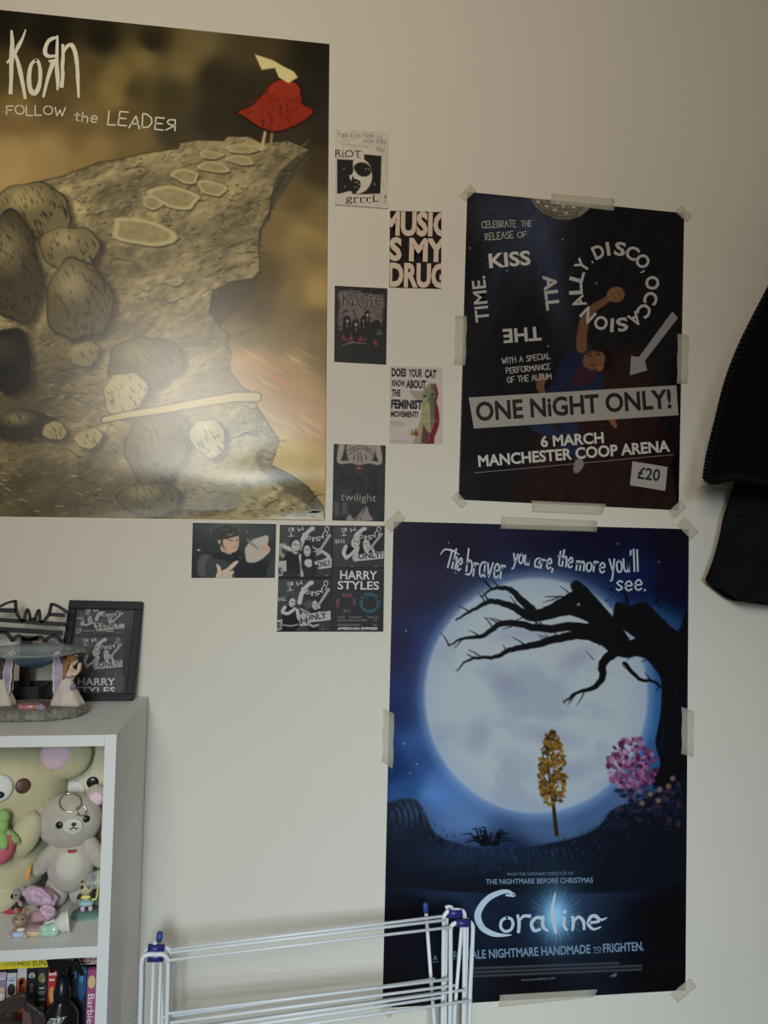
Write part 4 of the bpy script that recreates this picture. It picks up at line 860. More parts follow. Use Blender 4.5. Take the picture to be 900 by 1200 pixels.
booth_print()

# ------------------------------------------------------------------ masking tape
def tape_mat():
    m = bpy.data.materials.new('masking_tape'); m.use_nodes = True; nt = m.node_tree; b = nt.nodes['Principled BSDF']
    b.inputs['Base Color'].default_value = (.76, .71, .56, 1); b.inputs['Roughness'].default_value = .6; b.inputs['Specular IOR Level'].default_value = .2
    tr = nt.nodes.new('ShaderNodeBsdfTransparent'); mx = nt.nodes.new('ShaderNodeMixShader'); n = nt.nodes.new('ShaderNodeTexNoise'); n.inputs['Scale'].default_value = 160
    r = nt.nodes.new('ShaderNodeMapRange'); r.inputs['To Min'].default_value = .24; r.inputs['To Max'].default_value = .4
    nt.links.new(n.outputs['Fac'], r.inputs['Value']); nt.links.new(r.outputs['Result'], mx.inputs['Fac']); nt.links.new(tr.outputs['BSDF'], mx.inputs[1]); nt.links.new(b.outputs['BSDF'], mx.inputs[2])
    nt.links.new(mx.outputs['Shader'], nt.nodes['Material Output'].inputs['Surface'])
    return m
M_tape = tape_mat()
def tape(px, label, group):
    a, b, c, d = [np.array(p, float) for p in px]
    m = MB(); nx, ny = 9, 4; vs = []
    for j in range(ny + 1):
        for i in range(nx + 1):
            u, v = i / nx, j / ny
            p = a * (1 - u) * (1 - v) + b * u * (1 - v) + c * u * v + d * (1 - u) * v
            if i in (0, nx): p = p + (b - a) / np.hypot(*(b - a)) * (.7 if j % 2 else -.3)      # torn ends
            w = at(p[0], p[1], -.0021); vs.append(w)
    fs = [(j * (nx + 1) + i, j * (nx + 1) + i + 1, (j + 1) * (nx + 1) + i + 1, (j + 1) * (nx + 1) + i) for j in range(ny) for i in range(nx)]
    m.add(vs, fs, M_tape)
    o = m.build('masking_tape', mods=[('SOLIDIFY', dict(thickness=.00012, offset=0))])
    return tag(o, label, 'tape', group)
def corner(cx, cy, ang, L=15, W=13):
    d = np.array([cos(ang), sin(ang)]) * L; n = np.array([-sin(ang), cos(ang)]) * W / 2; c = np.array([cx, cy])
    return [c - d - n, c + d - n, c + d + n, c - d + n]
D, Lz, L2 = zoom(520, 210, 3), zoom(440, 600, 2.368), zoom(440, 900, 2.368)
GE, GF = 'tape around the black event poster', 'tape around the blue night poster'
for px, lab, g in ((corner(548, 226, -.75, 9, 10), "small tape across the event poster's top left corner", GE), (D(378, 50, 600, 68, 598, 111, 375, 86), "long tape strip over the event poster's top edge", GE), (corner(801, 250, .75, 9, 10), "small tape across the event poster's top right corner", GE),
        (D(40, 478, 81, 480, 76, 655, 36, 652), "upright tape strip on the event poster's left edge", GE), (D(822, 543, 861, 548, 857, 720, 820, 718), "upright tape strip on the event poster's right edge", GE), (corner(538, 586, .8, 9, 10), "small tape across the event poster's bottom left corner", GE),
        (D(308, 1130, 572, 1142, 555, 1180, 310, 1170), "long tape strip under the event poster's bottom edge", GE), (corner(794, 597, -.75, 10, 11), "small tape across the event poster's bottom right corner", GE),
        (corner(462, 611, -.75, 12, 13), "tape across the night poster's top left corner", GF), (Lz(348, 12, 615, 24, 614, 55, 347, 46), "long tape strip over the night poster's top edge", GF), (corner(806, 619, .8, 12, 13), "wide tape across the night poster's top right corner", GF),
        (Lz(22, 545, 52, 560, 48, 714, 18, 692), "upright tape strip on the night poster's left edge", GF), (Lz(850, 541, 884, 552, 881, 681, 849, 671), "upright tape strip on the night poster's right edge", GF), (L2(345, 630, 616, 614, 607, 636, 341, 664), "long tape strip under the night poster's bottom edge", GF),
        (corner(450, 1180, .7, 13, 12), "tape across the night poster's bottom left corner", GF), (corner(801, 1161, -.7, 15, 13), "tape across the night poster's bottom right corner", GF)):
    tape(px, lab, g)
# ------------------------------------------------------------------ bookshelf
XR, XL, YF, YB, ZT = -.221, -.83, -.282, -.006, 1.2605
PT = .0165
M_shelf = mat('shelf_white', (.78, .77, .74), .45, raw=True, bump=.03, bscale=200, spec=.35)
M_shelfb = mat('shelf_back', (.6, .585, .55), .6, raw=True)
ZF, ZD = .9585, .7005                                              # top of the toy shelf and of the film-case shelf
bs = thing('bookshelf', 'white bookshelf with plush bears and film cases beside the drying rack', 'shelf', ((XL + XR) / 2, (YF + YB) / 2, 0))
MB().box((XR - PT, YF, 0), (XR, YB, ZT), M_shelf, .0008).build('side_panel', None, bs)
MB().box((XL, YF, 0), (XL + PT, YB, ZT), M_shelf, .0008).build('side_panel', None, bs)
MB().box((XL + PT, YF, ZT - PT), (XR - PT, YB, ZT - .0002), M_shelf, .0006).build('top_panel', None, bs)
for z in (ZF, ZD, .42, .09):
    MB().box((XL + PT, YF + .0006, z - .0155), (XR - PT, YB - .004, z), M_shelf, .0006).build('shelf_board', None, bs)
MB().box((XL + PT, YB - .004, .07), (XR - PT, YB - .001, ZT - PT), M_shelfb).build('back_panel', None, bs)

def surf(px, py, c, r, off=0.0):
    """the first point of an ellipsoid met by the line of sight through a pixel"""
    c = np.array(c); r = np.array(r) + off; d = ray(float(px), float(py)); o = (EYE - c) / r; e = d / r
    A, B, Cc = e @ e, 2 * o @ e, o @ o - 1; q = B * B - 4 * A * Cc
    t = (-B - sqrt(max(q, 0))) / (2 * A)
    return EYE + d * t
def disc_on(m, px, py, c, r, rad, mt, flat=.35, off=0.0):
    p = surf(px, py, c, r); n = (p - np.array(c)) / np.array(r) ** 2; n = Vector(n).normalized()
    R = n.to_track_quat('Z', 'Y').to_matrix()
    rx, ry = rad if isinstance(rad, tuple) else (rad, rad)
    m.ell(p + np.array(n) * off, (rx, ry, min(rx, ry) * flat), mt, R, 16, 8)
    return p, n

# ------------------------------------------------------------------ plush bears
M_cream = mat('plush_cream', (147, 140, 112), .95, bump=.5, bscale=420, var=.06, vscale=30, sheen=.25, spec=.1)
M_ivory = mat('plush_ivory', (160, 152, 130), .95, bump=.5, bscale=420, var=.06, vscale=30, sheen=.25, spec=.1)
M_grey = mat('plush_grey', (138, 130, 120), .95, bump=.6, bscale=520, var=.08, vscale=60, sheen=.3, spec=.1)
M_greyl = mat('plush_light', (156, 149, 138), .95, bump=.6, bscale=520, var=.06, vscale=60, sheen=.3, spec=.1)
M_pinkp = mat('plush_pink', (212, 146, 154), .95, bump=.4, bscale=500, sheen=.2, spec=.1)
M_whitep = mat('plush_white', (166, 163, 160), .95, bump=.4, bscale=500, sheen=.2, spec=.1)
M_eyeb = mat('bead_black', (18, 18, 19), .3); M_eyebr = mat('bead_brown', (62, 40, 32), .45)
M_orange = mat('tag_orange', (190, 122, 62), .7); M_red = mat('toy_red', (124, 38, 42), .6); M_green = mat('plush_green', (110, 136, 78), .9, bump=.3, bscale=400)
M_rose = mat('plush_rose', (156, 76, 90), .9, bump=.3, bscale=400)
M_steel = mat('steel_ring', (150, 146, 138), .25, 1.0)
# the big cream bear on the left
c1, r1 = np.array([-.4315, -.118, 1.142]), np.array([.104, .083, .089])
b1 = thing('plush_bear', 'largest cream plush bear with a brown eye at the shelf edge', 'plush toy', (-.41, -.12, ZF), 'plush bears on the shelf')
MB().ell(c1, r1, M_cream, None, 40, 24).build('head', None, b1)
bd1 = ((-.412, -.118, 1.034), (.064, .07, .0745))
MB().ell(*bd1, M_cream, None, 36, 22).build('body', None, b1)
m = MB(); e1c = at(78, 884, -.135); m.ell(e1c, (.04, .022, .04), M_cream, None, 28, 18); e = m.build('ear', None, b1)
MB().ell(e1c + np.array([-.012, -.016, .006]), (.025, .012, .027), M_pinkp, (0, .2, 0), 22, 14).build('inner_ear', None, e)
MB().ell(np.array([-.515, -.13, 1.2]), (.036, .022, .04), M_cream, None, 24, 16).build('ear', None, b1)
m = MB(); disc_on(m, 27, 921, c1, r1, .0115, M_eyebr, .25); m.build('eye', None, b1)
m = MB(); disc_on(m, -37, 923, c1, r1, .0115, M_eyebr, .25); m.build('eye', None, b1)
m = MB(); p, n = disc_on(m, -4, 924, c1, r1, (.024, .022), M_whitep, .35); m.build('muzzle', None, b1)
MB().ell(p + np.array([.008, -.009, -.007]), (.006, .004, .005), M_eyeb).build('nose', None, b1)
MB().ell(at(30, 978, -.186), (.0215, .02, .036), M_cream, (0, .35, 0), 24, 16).build('arm', None, b1)
MB().ell((-.408, -.16, .986), (.028, .024, .0275), M_cream, None, 24, 16).build('leg', None, b1)
MB().ell((-.468, -.16, .986), (.028, .024, .0275), M_cream, None, 24, 16).build('leg', None, b1)
a = at(31, 1022, -.19); tagp = [at(32, 1015, -.195), at(36.5, 1016, -.192), at(33, 1031, -.193), at(28.5, 1030, -.196)]
MB().prism(tagp, (0, .0012, 0), M_orange).build('fabric_tag', None, b1)
# its strawberry
st = thing('plush_strawberry', 'plush strawberry with green leaves held by the largest bear', 'plush toy', tuple(at(2, 1012, -.215)))
sc_ = at(0, 990, -.214)
MB().lathe([(.001, -.03), (.012, -.026), (.02, -.012), (.023, .004), (.019, .016), (.004, .02)], sc_, M_rose, 20).build('berry', None, st)
m = MB()
for k in range(6):
    a = k * pi / 3; m.ell(sc_ + np.array([.016 * cos(a), .016 * sin(a), .012]), (.016, .008, .006), M_green, (0, .7, a), 14, 8)
m.tube([sc_ + np.array([0, 0, .016]), sc_ + np.array([.003, -.002, .04])], [.011, .008], M_green, 12); m.ell(sc_ + np.array([.003, -.002, .042]), (.01, .009, .011), M_green)
m.build('leaves', None, st)
# ivory bear behind
c2, r2 = np.array([-.297, -.063, 1.142]), np.array([.0575, .05, .094])
b2 = thing('plush_bear', 'ivory plush bear behind the small grey bear', 'plush toy', (-.30, -.066, ZF), 'plush bears on the shelf')
MB().ell(c2, r2, M_ivory, None, 36, 22).build('head', None, b2)
MB().ell((-.292, -.062, 1.022), (.046, .046, .064), M_ivory, None, 32, 20).build('body', None, b2)
MB().ell((-.262, -.1, 1.03), (.016, .018, .04), M_ivory, (0, -.25, 0), 20, 14).build('arm', None, b2)
e = MB().ell((-.262, -.075, 1.212), (.021, .018, .026), M_ivory, None, 20, 14).build('ear', None, b2)
MB().ell((-.26, -.09, 1.214), (.015, .009, .018), M_pinkp, None, 20, 14).build('inner_ear', None, e)
m = MB(); disc_on(m, 108.5, 917, c2, r2, .0098, M_eyeb, .3); m.build('eye', None, b2)
m = MB(); disc_on(m, 86, 926, c2, r2, (.022, .018), M_whitep, .3); m.build('muzzle', None, b2)
for x in (-.325, -.272): MB().ell((x, -.085, .981), (.022, .03, .0225), M_ivory, None, 20, 14).build('leg', None, b2)
# small grey bear on a key ring
c3 = at(82, 961, -.165); r3 = np.array([.0495, .034, .0425])
b3 = thing('plush_bear', 'small grey plush bear with a metal key ring on its head', 'plush toy', (-.312, -.16, ZF), 'plush bears on the shelf')
MB().ell(c3, r3, M_grey, (0, -.12, 0), 36, 22).build('head', None, b3)
cb3 = at(83, 1012, -.165); rb3 = np.array([.036, .026, .043])
MB().ell(cb3, rb3, M_grey, None, 30, 20).build('body', None, b3)
MB().ell(at(83, 1012, -.172), (.026, .0225, .03), M_greyl, None, 26, 18).build('belly', None, b3)
for (x, y, rr) in ((47.5, 951, .0155), (113, 932, .0165)):
    e = MB().ell(at(x, y, -.155), (rr, .012, rr * 1.05), M_grey, None, 22, 14).build('ear', None, b3)
    MB().ell(at(x - .5 + (3 if x < 60 else 0), y + 4, -.1655), (rr * .7, .006, rr * .68), M_pinkp, (0, .5 if x < 60 else -.2, 0), 20, 12).build('inner_ear', None, e)
for (x, y, t) in ((55.5, 1006, .62), (110, 997, -.55)): MB().ell(at(x, y, -.172), (.0135, .0135, .031), M_grey, (0, t, 0), 20, 14).build('arm', None, b3)
for (x, y) in ((67, 1040), (95, 1038)):
    p = at(x, y, -.152); p[2] = ZF + .0275; MB().ell(p, (.0185, .018, .0275), M_grey, None, 22, 14).build('leg', None, b3)
for (x, y) in ((69.3, 967), (101.3, 959.5)):
    m = MB(); disc_on(m, x, y, c3, r3, .0056, M_eyeb, .45); m.build('eye', None, b3)
m = MB(); p, n = disc_on(m, 85.5, 968.5, c3, r3, (.0145, .0115), M_greyl, .3)
t, bt = n.orthogonal().normalized(), None
m.build('muzzle', None, b3)
m = MB(); rim = [surf(85.5 + 10.3 * cos(a) * 1.0, 968.5 + 8.2 * sin(a), c3, r3, .0022) for a in np.linspace(0, 2 * pi, 26)]; m.tube(rim, .0008, M_whitep, 6); m.build('muzzle_stitching', None, b3)
m = MB(); m.ell(surf(86.5, 966, c3, r3, .0035), (.0038, .002, .0028), M_eyeb); m.tube([surf(x, y, c3, r3, .0042) for x, y in ((86.5, 967), (86.3, 969.5), (82, 972))], .0009, M_eyeb, 6); m.tube([surf(x, y, c3, r3, .0042) for x, y in ((86.3, 969.5), (88.5, 971.5), (91, 970))], .0009, M_eyeb, 6)
m.build('nose', None, b3)
m = MB(); p = surf(84.6, 997, at(83, 1012, -.172), (.026, .0225, .03)); m.ell(p + np.array([-.0032, -.002, 0]), (.0036, .0022, .0026), M_red, (0, .4, 0)); m.ell(p + np.array([.0032, -.002, 0]), (.0036, .0022, .0026), M_red, (0, -.4, 0)); m.ell(p + np.array([0, -.003, 0]), (.002, .002, .002), M_red); m.build('chest_bow', None, b3)
m = MB(); ring = [surf(82.5 + 13 * cos(a), 940.5 + 11 * sin(a), c3, r3, .0028) for a in np.linspace(0, 2 * pi, 30)]; m.tube(ring, .0011, M_steel, 8, False); ring = [surf(95 + 6.2 * cos(a), 950 + 6 * sin(a), c3, r3, .0044) for a in np.linspace(0, 2 * pi, 22)]; m.tube(ring, .0009, M_steel, 8, False)
m.ell(surf(91, 954, c3, r3, .005), (.0024, .0024, .0024), M_steel); m.tube([surf(81, 930, c3, r3, .001), surf(81, 928, c3, r3, .003)], .002, M_eyeb, 8)
m.build('key_ring', None, b3)

GAIN = 1.75                                                        # nearer the window light than the posters
# ------------------------------------------------------------------ little toys in front of the bears
G_T = 'little toys on the shelf'
M_kgrey = mat('flock_grey', (122, 118, 114), .9, bump=.3, bscale=700); M_brown = mat('flock_brown', (126, 104, 82), .9, bump=.3, bscale=700); M_tan = mat('flock_tan', (158, 136, 112), .9)
M_black = mat('toy_black', (26, 25, 26), .7); M_cream2 = mat('flock_cream', (160, 148, 116), .9, bump=.3, bscale=700); M_blue = mat('toy_blue', (138, 152, 170), .8); M_white = mat('toy_white', (172, 170, 160), .45)
M_lilac = mat('cloth_lilac', (166, 138, 156), .85, bump=.4, bscale=260, var=.3, vscale=240); M_aqua = mat('cloth_aqua', (122, 148, 148), .85, var=.35, vscale=300); M_yellow = mat('toy_yellow', (184, 174, 84), .45); M_peach = mat('cloth_peach', (160, 112, 96), .85)
def PX(x, y, Y): return at(float(x), float(y), Y)
def figure(name, label, foot, k, head, ears, body, limbs, extra=()):
    t = thing(name, label, 'toy figure', tuple(foot), G_T)
    y0 = foot[1]
    def E(mt, x, y, dy, r, rot=None): return MB().ell(PX(x, y, y0 + dy), tuple(v * k for v in r), mt, rot, 18, 12)
    h = E(head[0], *head[1:4], head[4]).build('head', None, t); hc = PX(*head[1:3], y0 + head[3]); hr = np.array(head[4]) * k
    for a in ears: E(*a).build('ear', None, h)
    for a in body: E(*a).build(a_name(a[0]), None, t)
    for n_, *a in limbs: E(*a).build(n_, None, t)
    return t, h, hc, hr
def a_name(m): return {'cloth_aqua': 'skirt', 'toy_blue': 'dress', 'toy_black': 'vest', 'toy_red': 'skirt'}.get(m.name, 'body')
# koala
kf = at_z(16., 1070., ZF)
kt, kh, kc, kr = figure('animal_figure', 'grey koala toy figure sitting in a red skirt', kf, .00165, (M_kgrey, 16.5, 1047.5, 0, (7.2, 6, 6.6)), [(M_kgrey, 8.5, 1042.5, .002, (3.6, 2, 3.6)), (M_kgrey, 25.5, 1043, .002, (3.6, 2, 3.6))],
    [(M_kgrey, 15, 1058, .004, (4.6, 4, 5)), (M_black, 17, 1061, .001, (4.2, 3.4, 3.4)), (M_red, 15, 1066.5, .002, (8.5, 5.4, 3))],
    [('arm', M_kgrey, 9, 1060, -.004, (2, 2, 3.4), (0, .7, 0)), ('arm', M_kgrey, 24, 1059, -.004, (2, 2, 3.2), (0, -.6, 0)), ('collar', M_peach, 17, 1055, -.004, (5, 2.4, 1.7)), ('foot', M_kgrey, 7, 1061, -.007, (2.1, 2.3, 2.2))])
m = MB(); m.ell(surf(14, 1050.5, kc, kr), (.0021, .002, .0038), M_black); m.build('nose', None, kh)
for x in (10.8, 18.6): m = MB(); m.ell(surf(x, 1049, kc, kr), (.0014, .0012, .0016), M_eyeb); m.build('eye', None, kh)
# squirrel-like figure in a blue dress
qf = at_z(23., 1098., ZF)
qt, qh, qc, qr = figure('animal_figure', 'brown long-eared toy figure in a pale blue dress', qf, .00137, (M_brown, 23, 1078, 0, (7.6, 6, 7)), [(M_brown, 19, 1068, .002, (2.1, 1.6, 4.4), (0, -.2, 0)), (M_brown, 27.5, 1068.5, .002, (2.1, 1.6, 4.4), (0, .25, 0))],
    [(M_brown, 23, 1089, .002, (4.2, 3.6, 4.2)), (M_blue, 22, 1094, .001, (8.2, 5.2, 3.6))],
    [('arm', M_brown, 29, 1089, -.003, (1.8, 1.8, 3.6), (0, -.8, 0)), ('arm', M_brown, 17, 1089, -.003, (1.8, 1.8, 3.6), (0, .7, 0)), ('collar', M_white, 24, 1089.5, -.005, (4.2, 1.6, 2)), ('foot', M_tan, 10.5, 1097, -.006, (3.2, 2.4, 1.8)), ('foot', M_tan, 29.5, 1096.5, -.006, (2.8, 2.6, 2))])
for x, y in ((18.8, 1076.8), (26.6, 1077.4)): m = MB(); m.ell(surf(x, y, qc, qr), (.0013, .0011, .0015), M_eyeb); m.build('eye', None, qh)
m = MB(); m.ell(surf(21.6, 1080, qc, qr), (.0034, .0018, .0026), M_tan); m.ell(surf(21.4, 1079, qc, qr, .0016), (.0009, .0008, .0007), M_black); m.build('muzzle', None, qh)
# panda with an umbrella, on a clear green base
pf = at_z(101., 1071., ZF)
pt_, ph, pc, pr = figure('animal_figure', 'panda toy figure in an aqua skirt under a clear umbrella', pf, .0014, (M_cream2, 101, 1040.5, 0, (7.6, 6.2, 7)), [(M_black, 95, 1031, .002, (3, 2, 3.6)), (M_black, 109.5, 1029, .003, (2.8, 2, 3.2))],
    [(M_cream2, 101, 1051, .002, (4.6, 3.8, 4)), (M_aqua, 101, 1058, .001, (8.6, 5.6, 3.8))],
    [('arm', M_black, 92.5, 1051, -.003, (2, 2, 3.4), (0, .4, 0)), ('arm', M_black, 108, 1049, -.003, (2.2, 2.2, 4), (0, -.2, 0)), ('leg', M_lilac, 97, 1065, 0, (2.6, 2.4, 3.6)), ('leg', M_lilac, 106, 1064.5, 0, (2.6, 2.4, 3.6)), ('neckerchief', M_yellow, 100.5, 1051.5, -.006, (5.4, 1.2, 1.8))])
for x, y in ((96.2, 1040), (104, 1039.5)):
    m = MB(); m.ell(surf(x, y, pc, pr), (.0029, .0014, .0032), M_black); m.build('eye_patch', None, ph)
m = MB(); m.ell(surf(99.6, 1044, pc, pr), (.0014, .0011, .0012), mat('toy_nose', (150, 120, 60), .5)); m.build('nose', None, ph)
M_clear = mat('clear_plastic', (.9, .93, .92), .12, raw=True, alpha=.28); M_teal = mat('clear_teal', (104, 138, 130), .15, alpha=.75)
MB().lathe([(.0235, 0), (.0245, .0014), (.0235, .0028), (.001, .0028)], (pf[0] + .002, pf[1], ZF), M_teal, 28).build('stand', None, pt_)
ub = pf[1] - .008; um = thing('toy_umbrella', 'clear toy umbrella with a yellow handle held by the panda', 'toy umbrella', tuple(PX(112, 1055, ub)), G_T)
m = MB(); m.tube(catmull([PX(x, y, ub) for x, y in ((115.5, 1020), (115, 1034), (114, 1048), (111.5, 1054), (107.5, 1053.5))], 5), .0014, M_yellow, 8); m.build('handle', None, um)
m = MB(); uc = PX(113.5, 1034, ub); m.lathe([(.0185, -.002), (.0172, .006), (.013, .013), (.005, .0165), (.0008, .0172)], uc, M_clear, 8, wob=lambda a, t: 1 + .05 * cos(8 * a) * (1 - t)); m.build('canopy', None, um)
# crumpled lilac dress
def crumple(c, r, mt, seed, amp=.22, rot=None, freq=3.2):
    rn = np.random.RandomState(seed); w = rn.normal(0, freq, (7, 3)); ph_ = rn.uniform(0, 6, 7)
    def sub(co):
        v = np.array(co); d = sum(sin(w[i] @ v + ph_[i]) for i in range(7)) / 3.2
        co *= 1 + amp * d
    return MB().ell(c, r, mt, rot, 40, 26, sub)
df = at_z(46., 1070., ZF)
dt = thing('doll_dress', 'crumpled lilac patterned doll dress lying beside the bear', 'doll clothes', tuple(df), G_T)
dc = PX(47, 1051, -.185); dc[2] = max(dc[2], ZF + .014)
crumple(dc, (.026, .017, .0125), M_lilac, 3, .16, (0, .35, .2)).build('bodice', None, dt)
d2 = PX(55, 1063, -.2); d2[2] = ZF + .0125
crumple(d2, (.0145, .012, .0118), M_lilac, 9, .1, (0, .6, 0)).build('sleeve', None, dt)
m = MB(); m.tube([PX(x, y, -.207) for x, y in ((37, 1040), (47, 1042), (58, 1051), (61, 1057))], [.0012, .0024, .0022, .001], mat('ribbon_lilac', (160, 130, 152), .8), 8); m.build('ribbon', None, dt)
# toy crockery and food
cf = at_z(36., 1073., ZF); cup = thing('toy_cup', 'tiny white toy cup standing between the two animal figures', 'toy cup', tuple(cf), G_T)
o = np.array([cf[0], cf[1], ZF]); m = MB(); m.lathe([(.0035, 0), (.0062, .001), (.0092, .006), (.0104, .0125), (.0092, .0125), (.0078, .006), (.002, .003)], o, M_white, 24); m.build('bowl', None, cup)
MB().tube(catmull([o + np.array(v) for v in ((.0094, -.003, .010), (.0145, -.004, .0095), (.0145, -.004, .004), (.0085, -.003, .0038))], 5), .0011, M_white, 8).build('handle', None, cup)
f = at_z(43., 1097., ZF); bun = thing('toy_bun', 'cream toy bun with a pink top lying before the white toy goblet', 'toy food', (f[0] - .001, f[1], ZF), G_T)
M_bun = mat('toy_bun', (164, 148, 112), .6); M_pk = mat('toy_pink', (146, 110, 116), .6)
MB().ell((f[0] - .003, f[1], ZF + .0066), (.0118, .009, .0066), M_bun, (0, .15, 0)).build('bun', None, bun)
MB().ell((f[0] - .002, f[1], ZF + .0118), (.0124, .0092, .0042), M_pk, (0, .05, 0)).build('icing', None, bun)
f2 = at_z(44., 1086., ZF); bi = thing('toy_biscuit', 'pink toy biscuit with dark dots propped behind the pink-topped bun', 'toy food', (f2[0], f2[1], ZF), G_T)
bc = PX(44, 1079, f2[1] + .004); bc[2] = ZF + .0125
MB().ell(bc, (.0122, .0035, .0085), M_pk, (-.5, .1, 0), 24, 12).build('biscuit', None, bi)
m = MB()
for dx, dz in ((-.006, .002), (0, .0045), (.006, .002), (-.003, -.003), (.004, -.002), (0, 0)): m.ell(bc + np.array([dx, -.0036 + dz * .45, dz]), (.0014, .0008, .0012), M_peach, None, 10, 6)
m.build('dots', None, bi)
f3 = at_z(57., 1098., ZF); gb = thing('toy_gift_bow', 'clear green toy bow beside the pink-topped bun', 'toy bow', (f3[0], f3[1], ZF), G_T)
M_cg = mat('clear_green', (150, 178, 160), .15, alpha=.8)
for sx, rr in ((-1, .0075), (1, .009)): crumple(np.array([f3[0] + sx * .0055, f3[1], ZF + .0098]), (rr, .006, .0088), M_cg, 5 + sx, .1, (0, sx * .3, 0), 5).build('loop', None, gb)
MB().ell((f3[0], f3[1] - .004, ZF + .0075), (.0035, .003, .004), M_cg).build('knot', None, gb)
f4 = at_z(72., 1096., ZF); gob = thing('toy_goblet', 'white toy goblet lying on its side with its bowl to the right', 'toy cup', (f4[0], f4[1], ZF), G_T)
g0 = np.array([f4[0] - .003, f4[1] + .004, ZF + .0165]); M_ = MB()
M_.lathe([(.0016, -.016), (.0026, -.01), (.0095, -.003), (.0138, .002), (.0142, .008), (.0165, .0115), (.0155, .0125), (.012, .006), (.004, .001)], g0, M_white, 28, rot=(0, pi / 2 - .12, .25)); M_.build('bowl', None, gob)
MB().tube([PX(52, 1082.5, f4[1] + .002), PX(58, 1081, f4[1] + .003), PX(64, 1078, f4[1] + .004)], [.0028, .0016, .0024], M_white, 10).build('stem', None, gob)

# ------------------------------------------------------------------ film cases and the things before them
YD = -.2
def X_at(px, y=1160, Y=YD): return float(at(float(px), float(y), Y)[0])
M_case = mat('case_black', (24, 24, 26), .3)
def case(px0, px1, top, label, cols, marks=()):
    x0, x1 = X_at(px0) + .0003, X_at(px1) - .0003
    t = thing('film_case', label, 'film case', ((x0 + x1) / 2, YD + .068, ZD), 'film cases standing on the shelf')
    MB().box((x0, YD + .0012, ZD), (x1, YD + .136, top), M_case, .001).build('box', None, t)
    m = MB(); h = top - ZD
    for a, b, c in cols:
        a, b = (0 if a == 0 else 1 - (1 - a) * .5), 1 - (1 - b) * .5
        m.box((x0 + .0003, YD, ZD + h * a), (x1 - .0003, YD + .0011, ZD + h * b), mat('cover_%d_%d_%d' % c, c, .35))
    for k in marks:
        kind, u, v, w, hh, c = k[:6]; v = 1 - (1 - v) * .5; hh = hh * (.7 if kind != 't' else 1); mt = mat('cover_%d_%d_%d' % c, c, .35); cx = x0 + (x1 - x0) * u; cz = ZD + h * v
        if kind == 'e': m.ell((cx, YD, cz), (w * (x1 - x0), .0006, hh), mt, None, 18, 8)
        elif kind == 'b': m.box((cx - w * (x1 - x0) / 2, YD - .0003, cz - hh / 2), (cx + w * (x1 - x0) / 2, YD, cz + hh / 2), mt)
        elif kind == 't': word(m, k[6], cx, cz, w, hh, mt, YD - .0004, k[7] if len(k) > 7 else 0)
        elif kind == 'a':
            pts = [(cx + w * (x1 - x0) * cos(a), YD - .0003, cz + hh * sin(a)) for a in np.linspace(0, pi, 12)]; m.tube(pts, .0007, mt, 6)
    m.build('cover', None, t)
    return t
def word(m, txt, cx, cz, w, h, mt, Y, vert=0, wrap=None, bold=0.0, shear=0):
    cu = bpy.data.curves.new('type', 'FONT'); cu.body = txt; cu.size = 1; cu.resolution_u = 2; cu.offset = bold
    o = bpy.data.objects.new('type', cu); me = o.to_mesh()
    V = np.array([v.co[:] for v in me.vertices]); F = [tuple(p.vertices) for p in me.polygons]
    o.to_mesh_clear(); bpy.data.objects.remove(o); bpy.data.curves.remove(cu)
    x = (V[:, 0] - V[:, 0].min()) / np.ptp(V[:, 0]) - .5; z = V[:, 1] / .682 - .5
    X, Zv = (x + shear * z) * w, z * h
    if vert: X, Zv = z * h, -x * w
    if wrap:
        cX, cY, r = wrap; P = [(cX + r * sin(a), cY - r * cos(a), cz + b) for a, b in zip((X + cx - cX) / r, Zv)]
    else: P = [(cx + a, Y, cz + b) for a, b in zip(X, Zv)]
    m.add(P, F, mt, False)
ZC = ZD + .19
lw = (170, 166, 160)
case(-6, 7.2, ZC - .001, 'purple film case with a small figure, leftmost on its shelf', [(0, .62, (60, 46, 52)), (.62, .84, (120, 104, 124)), (.84, .96, (146, 130, 146)), (.96, 1, (26, 26, 28))], [('e', .6, .66, .3, .009, (172, 140, 118)), ('e', .6, .57, .36, .012, (190, 182, 170)), ('b', .6, .86, .5, .004, lw)])
case(7.2, 19.3, ZC, 'white film case with a long-haired portrait and DVD mark', [(0, .93, (160, 160, 158)), (.93, 1, (30, 30, 32))], [('e', .5, .67, .42, .013, (44, 36, 32)), ('e', .5, .665, .26, .009, (164, 128, 108)), ('e', .36, .672, .05, .0012, (40, 32, 30)), ('e', .64, .672, .05, .0012, (40, 32, 30)), ('b', .5, .65, .2, .0014, (128, 70, 66)), ('b', .5, .83, .86, .012, (168, 172, 178)), ('t', .5, .845, .0125, .0052, (40, 56, 92), 'DVD'), ('e', .5, .81, .36, .0014, (40, 56, 92))])
case(19.3, 31, ZC + .0005, 'orange film case with a white top band', [(0, .82, (160, 78, 44)), (.82, .9, (168, 160, 156)), (.9, 1, (160, 158, 156))], [('b', .5, .79, .6, .015, (108, 52, 32)), ('b', .5, .785, .3, .008, (180, 120, 70)), ('b', .4, .68, .3, .03, (58, 26, 20)), ('b', .72, .64, .16, .02, (70, 32, 22)), ('e', .5, .5, .36, .016, (62, 28, 20)), ('b', .5, .42, .66, .006, (62, 28, 20))])
case(31, 42.6, ZC - .0005, 'black film case with a white arched mark at the top', [(0, 1, (30, 29, 36))], [('a', .5, .86, .32, .008, lw), ('a', .5, .855, .22, .005, lw), ('b', .5, .85, .5, .0016, lw), ('e', .5, .7, .2, .008, (84, 78, 96)), ('b', .5, .63, .4, .003, (96, 90, 106)), ('b', .5, .26, .6, .02, (110, 110, 112))])
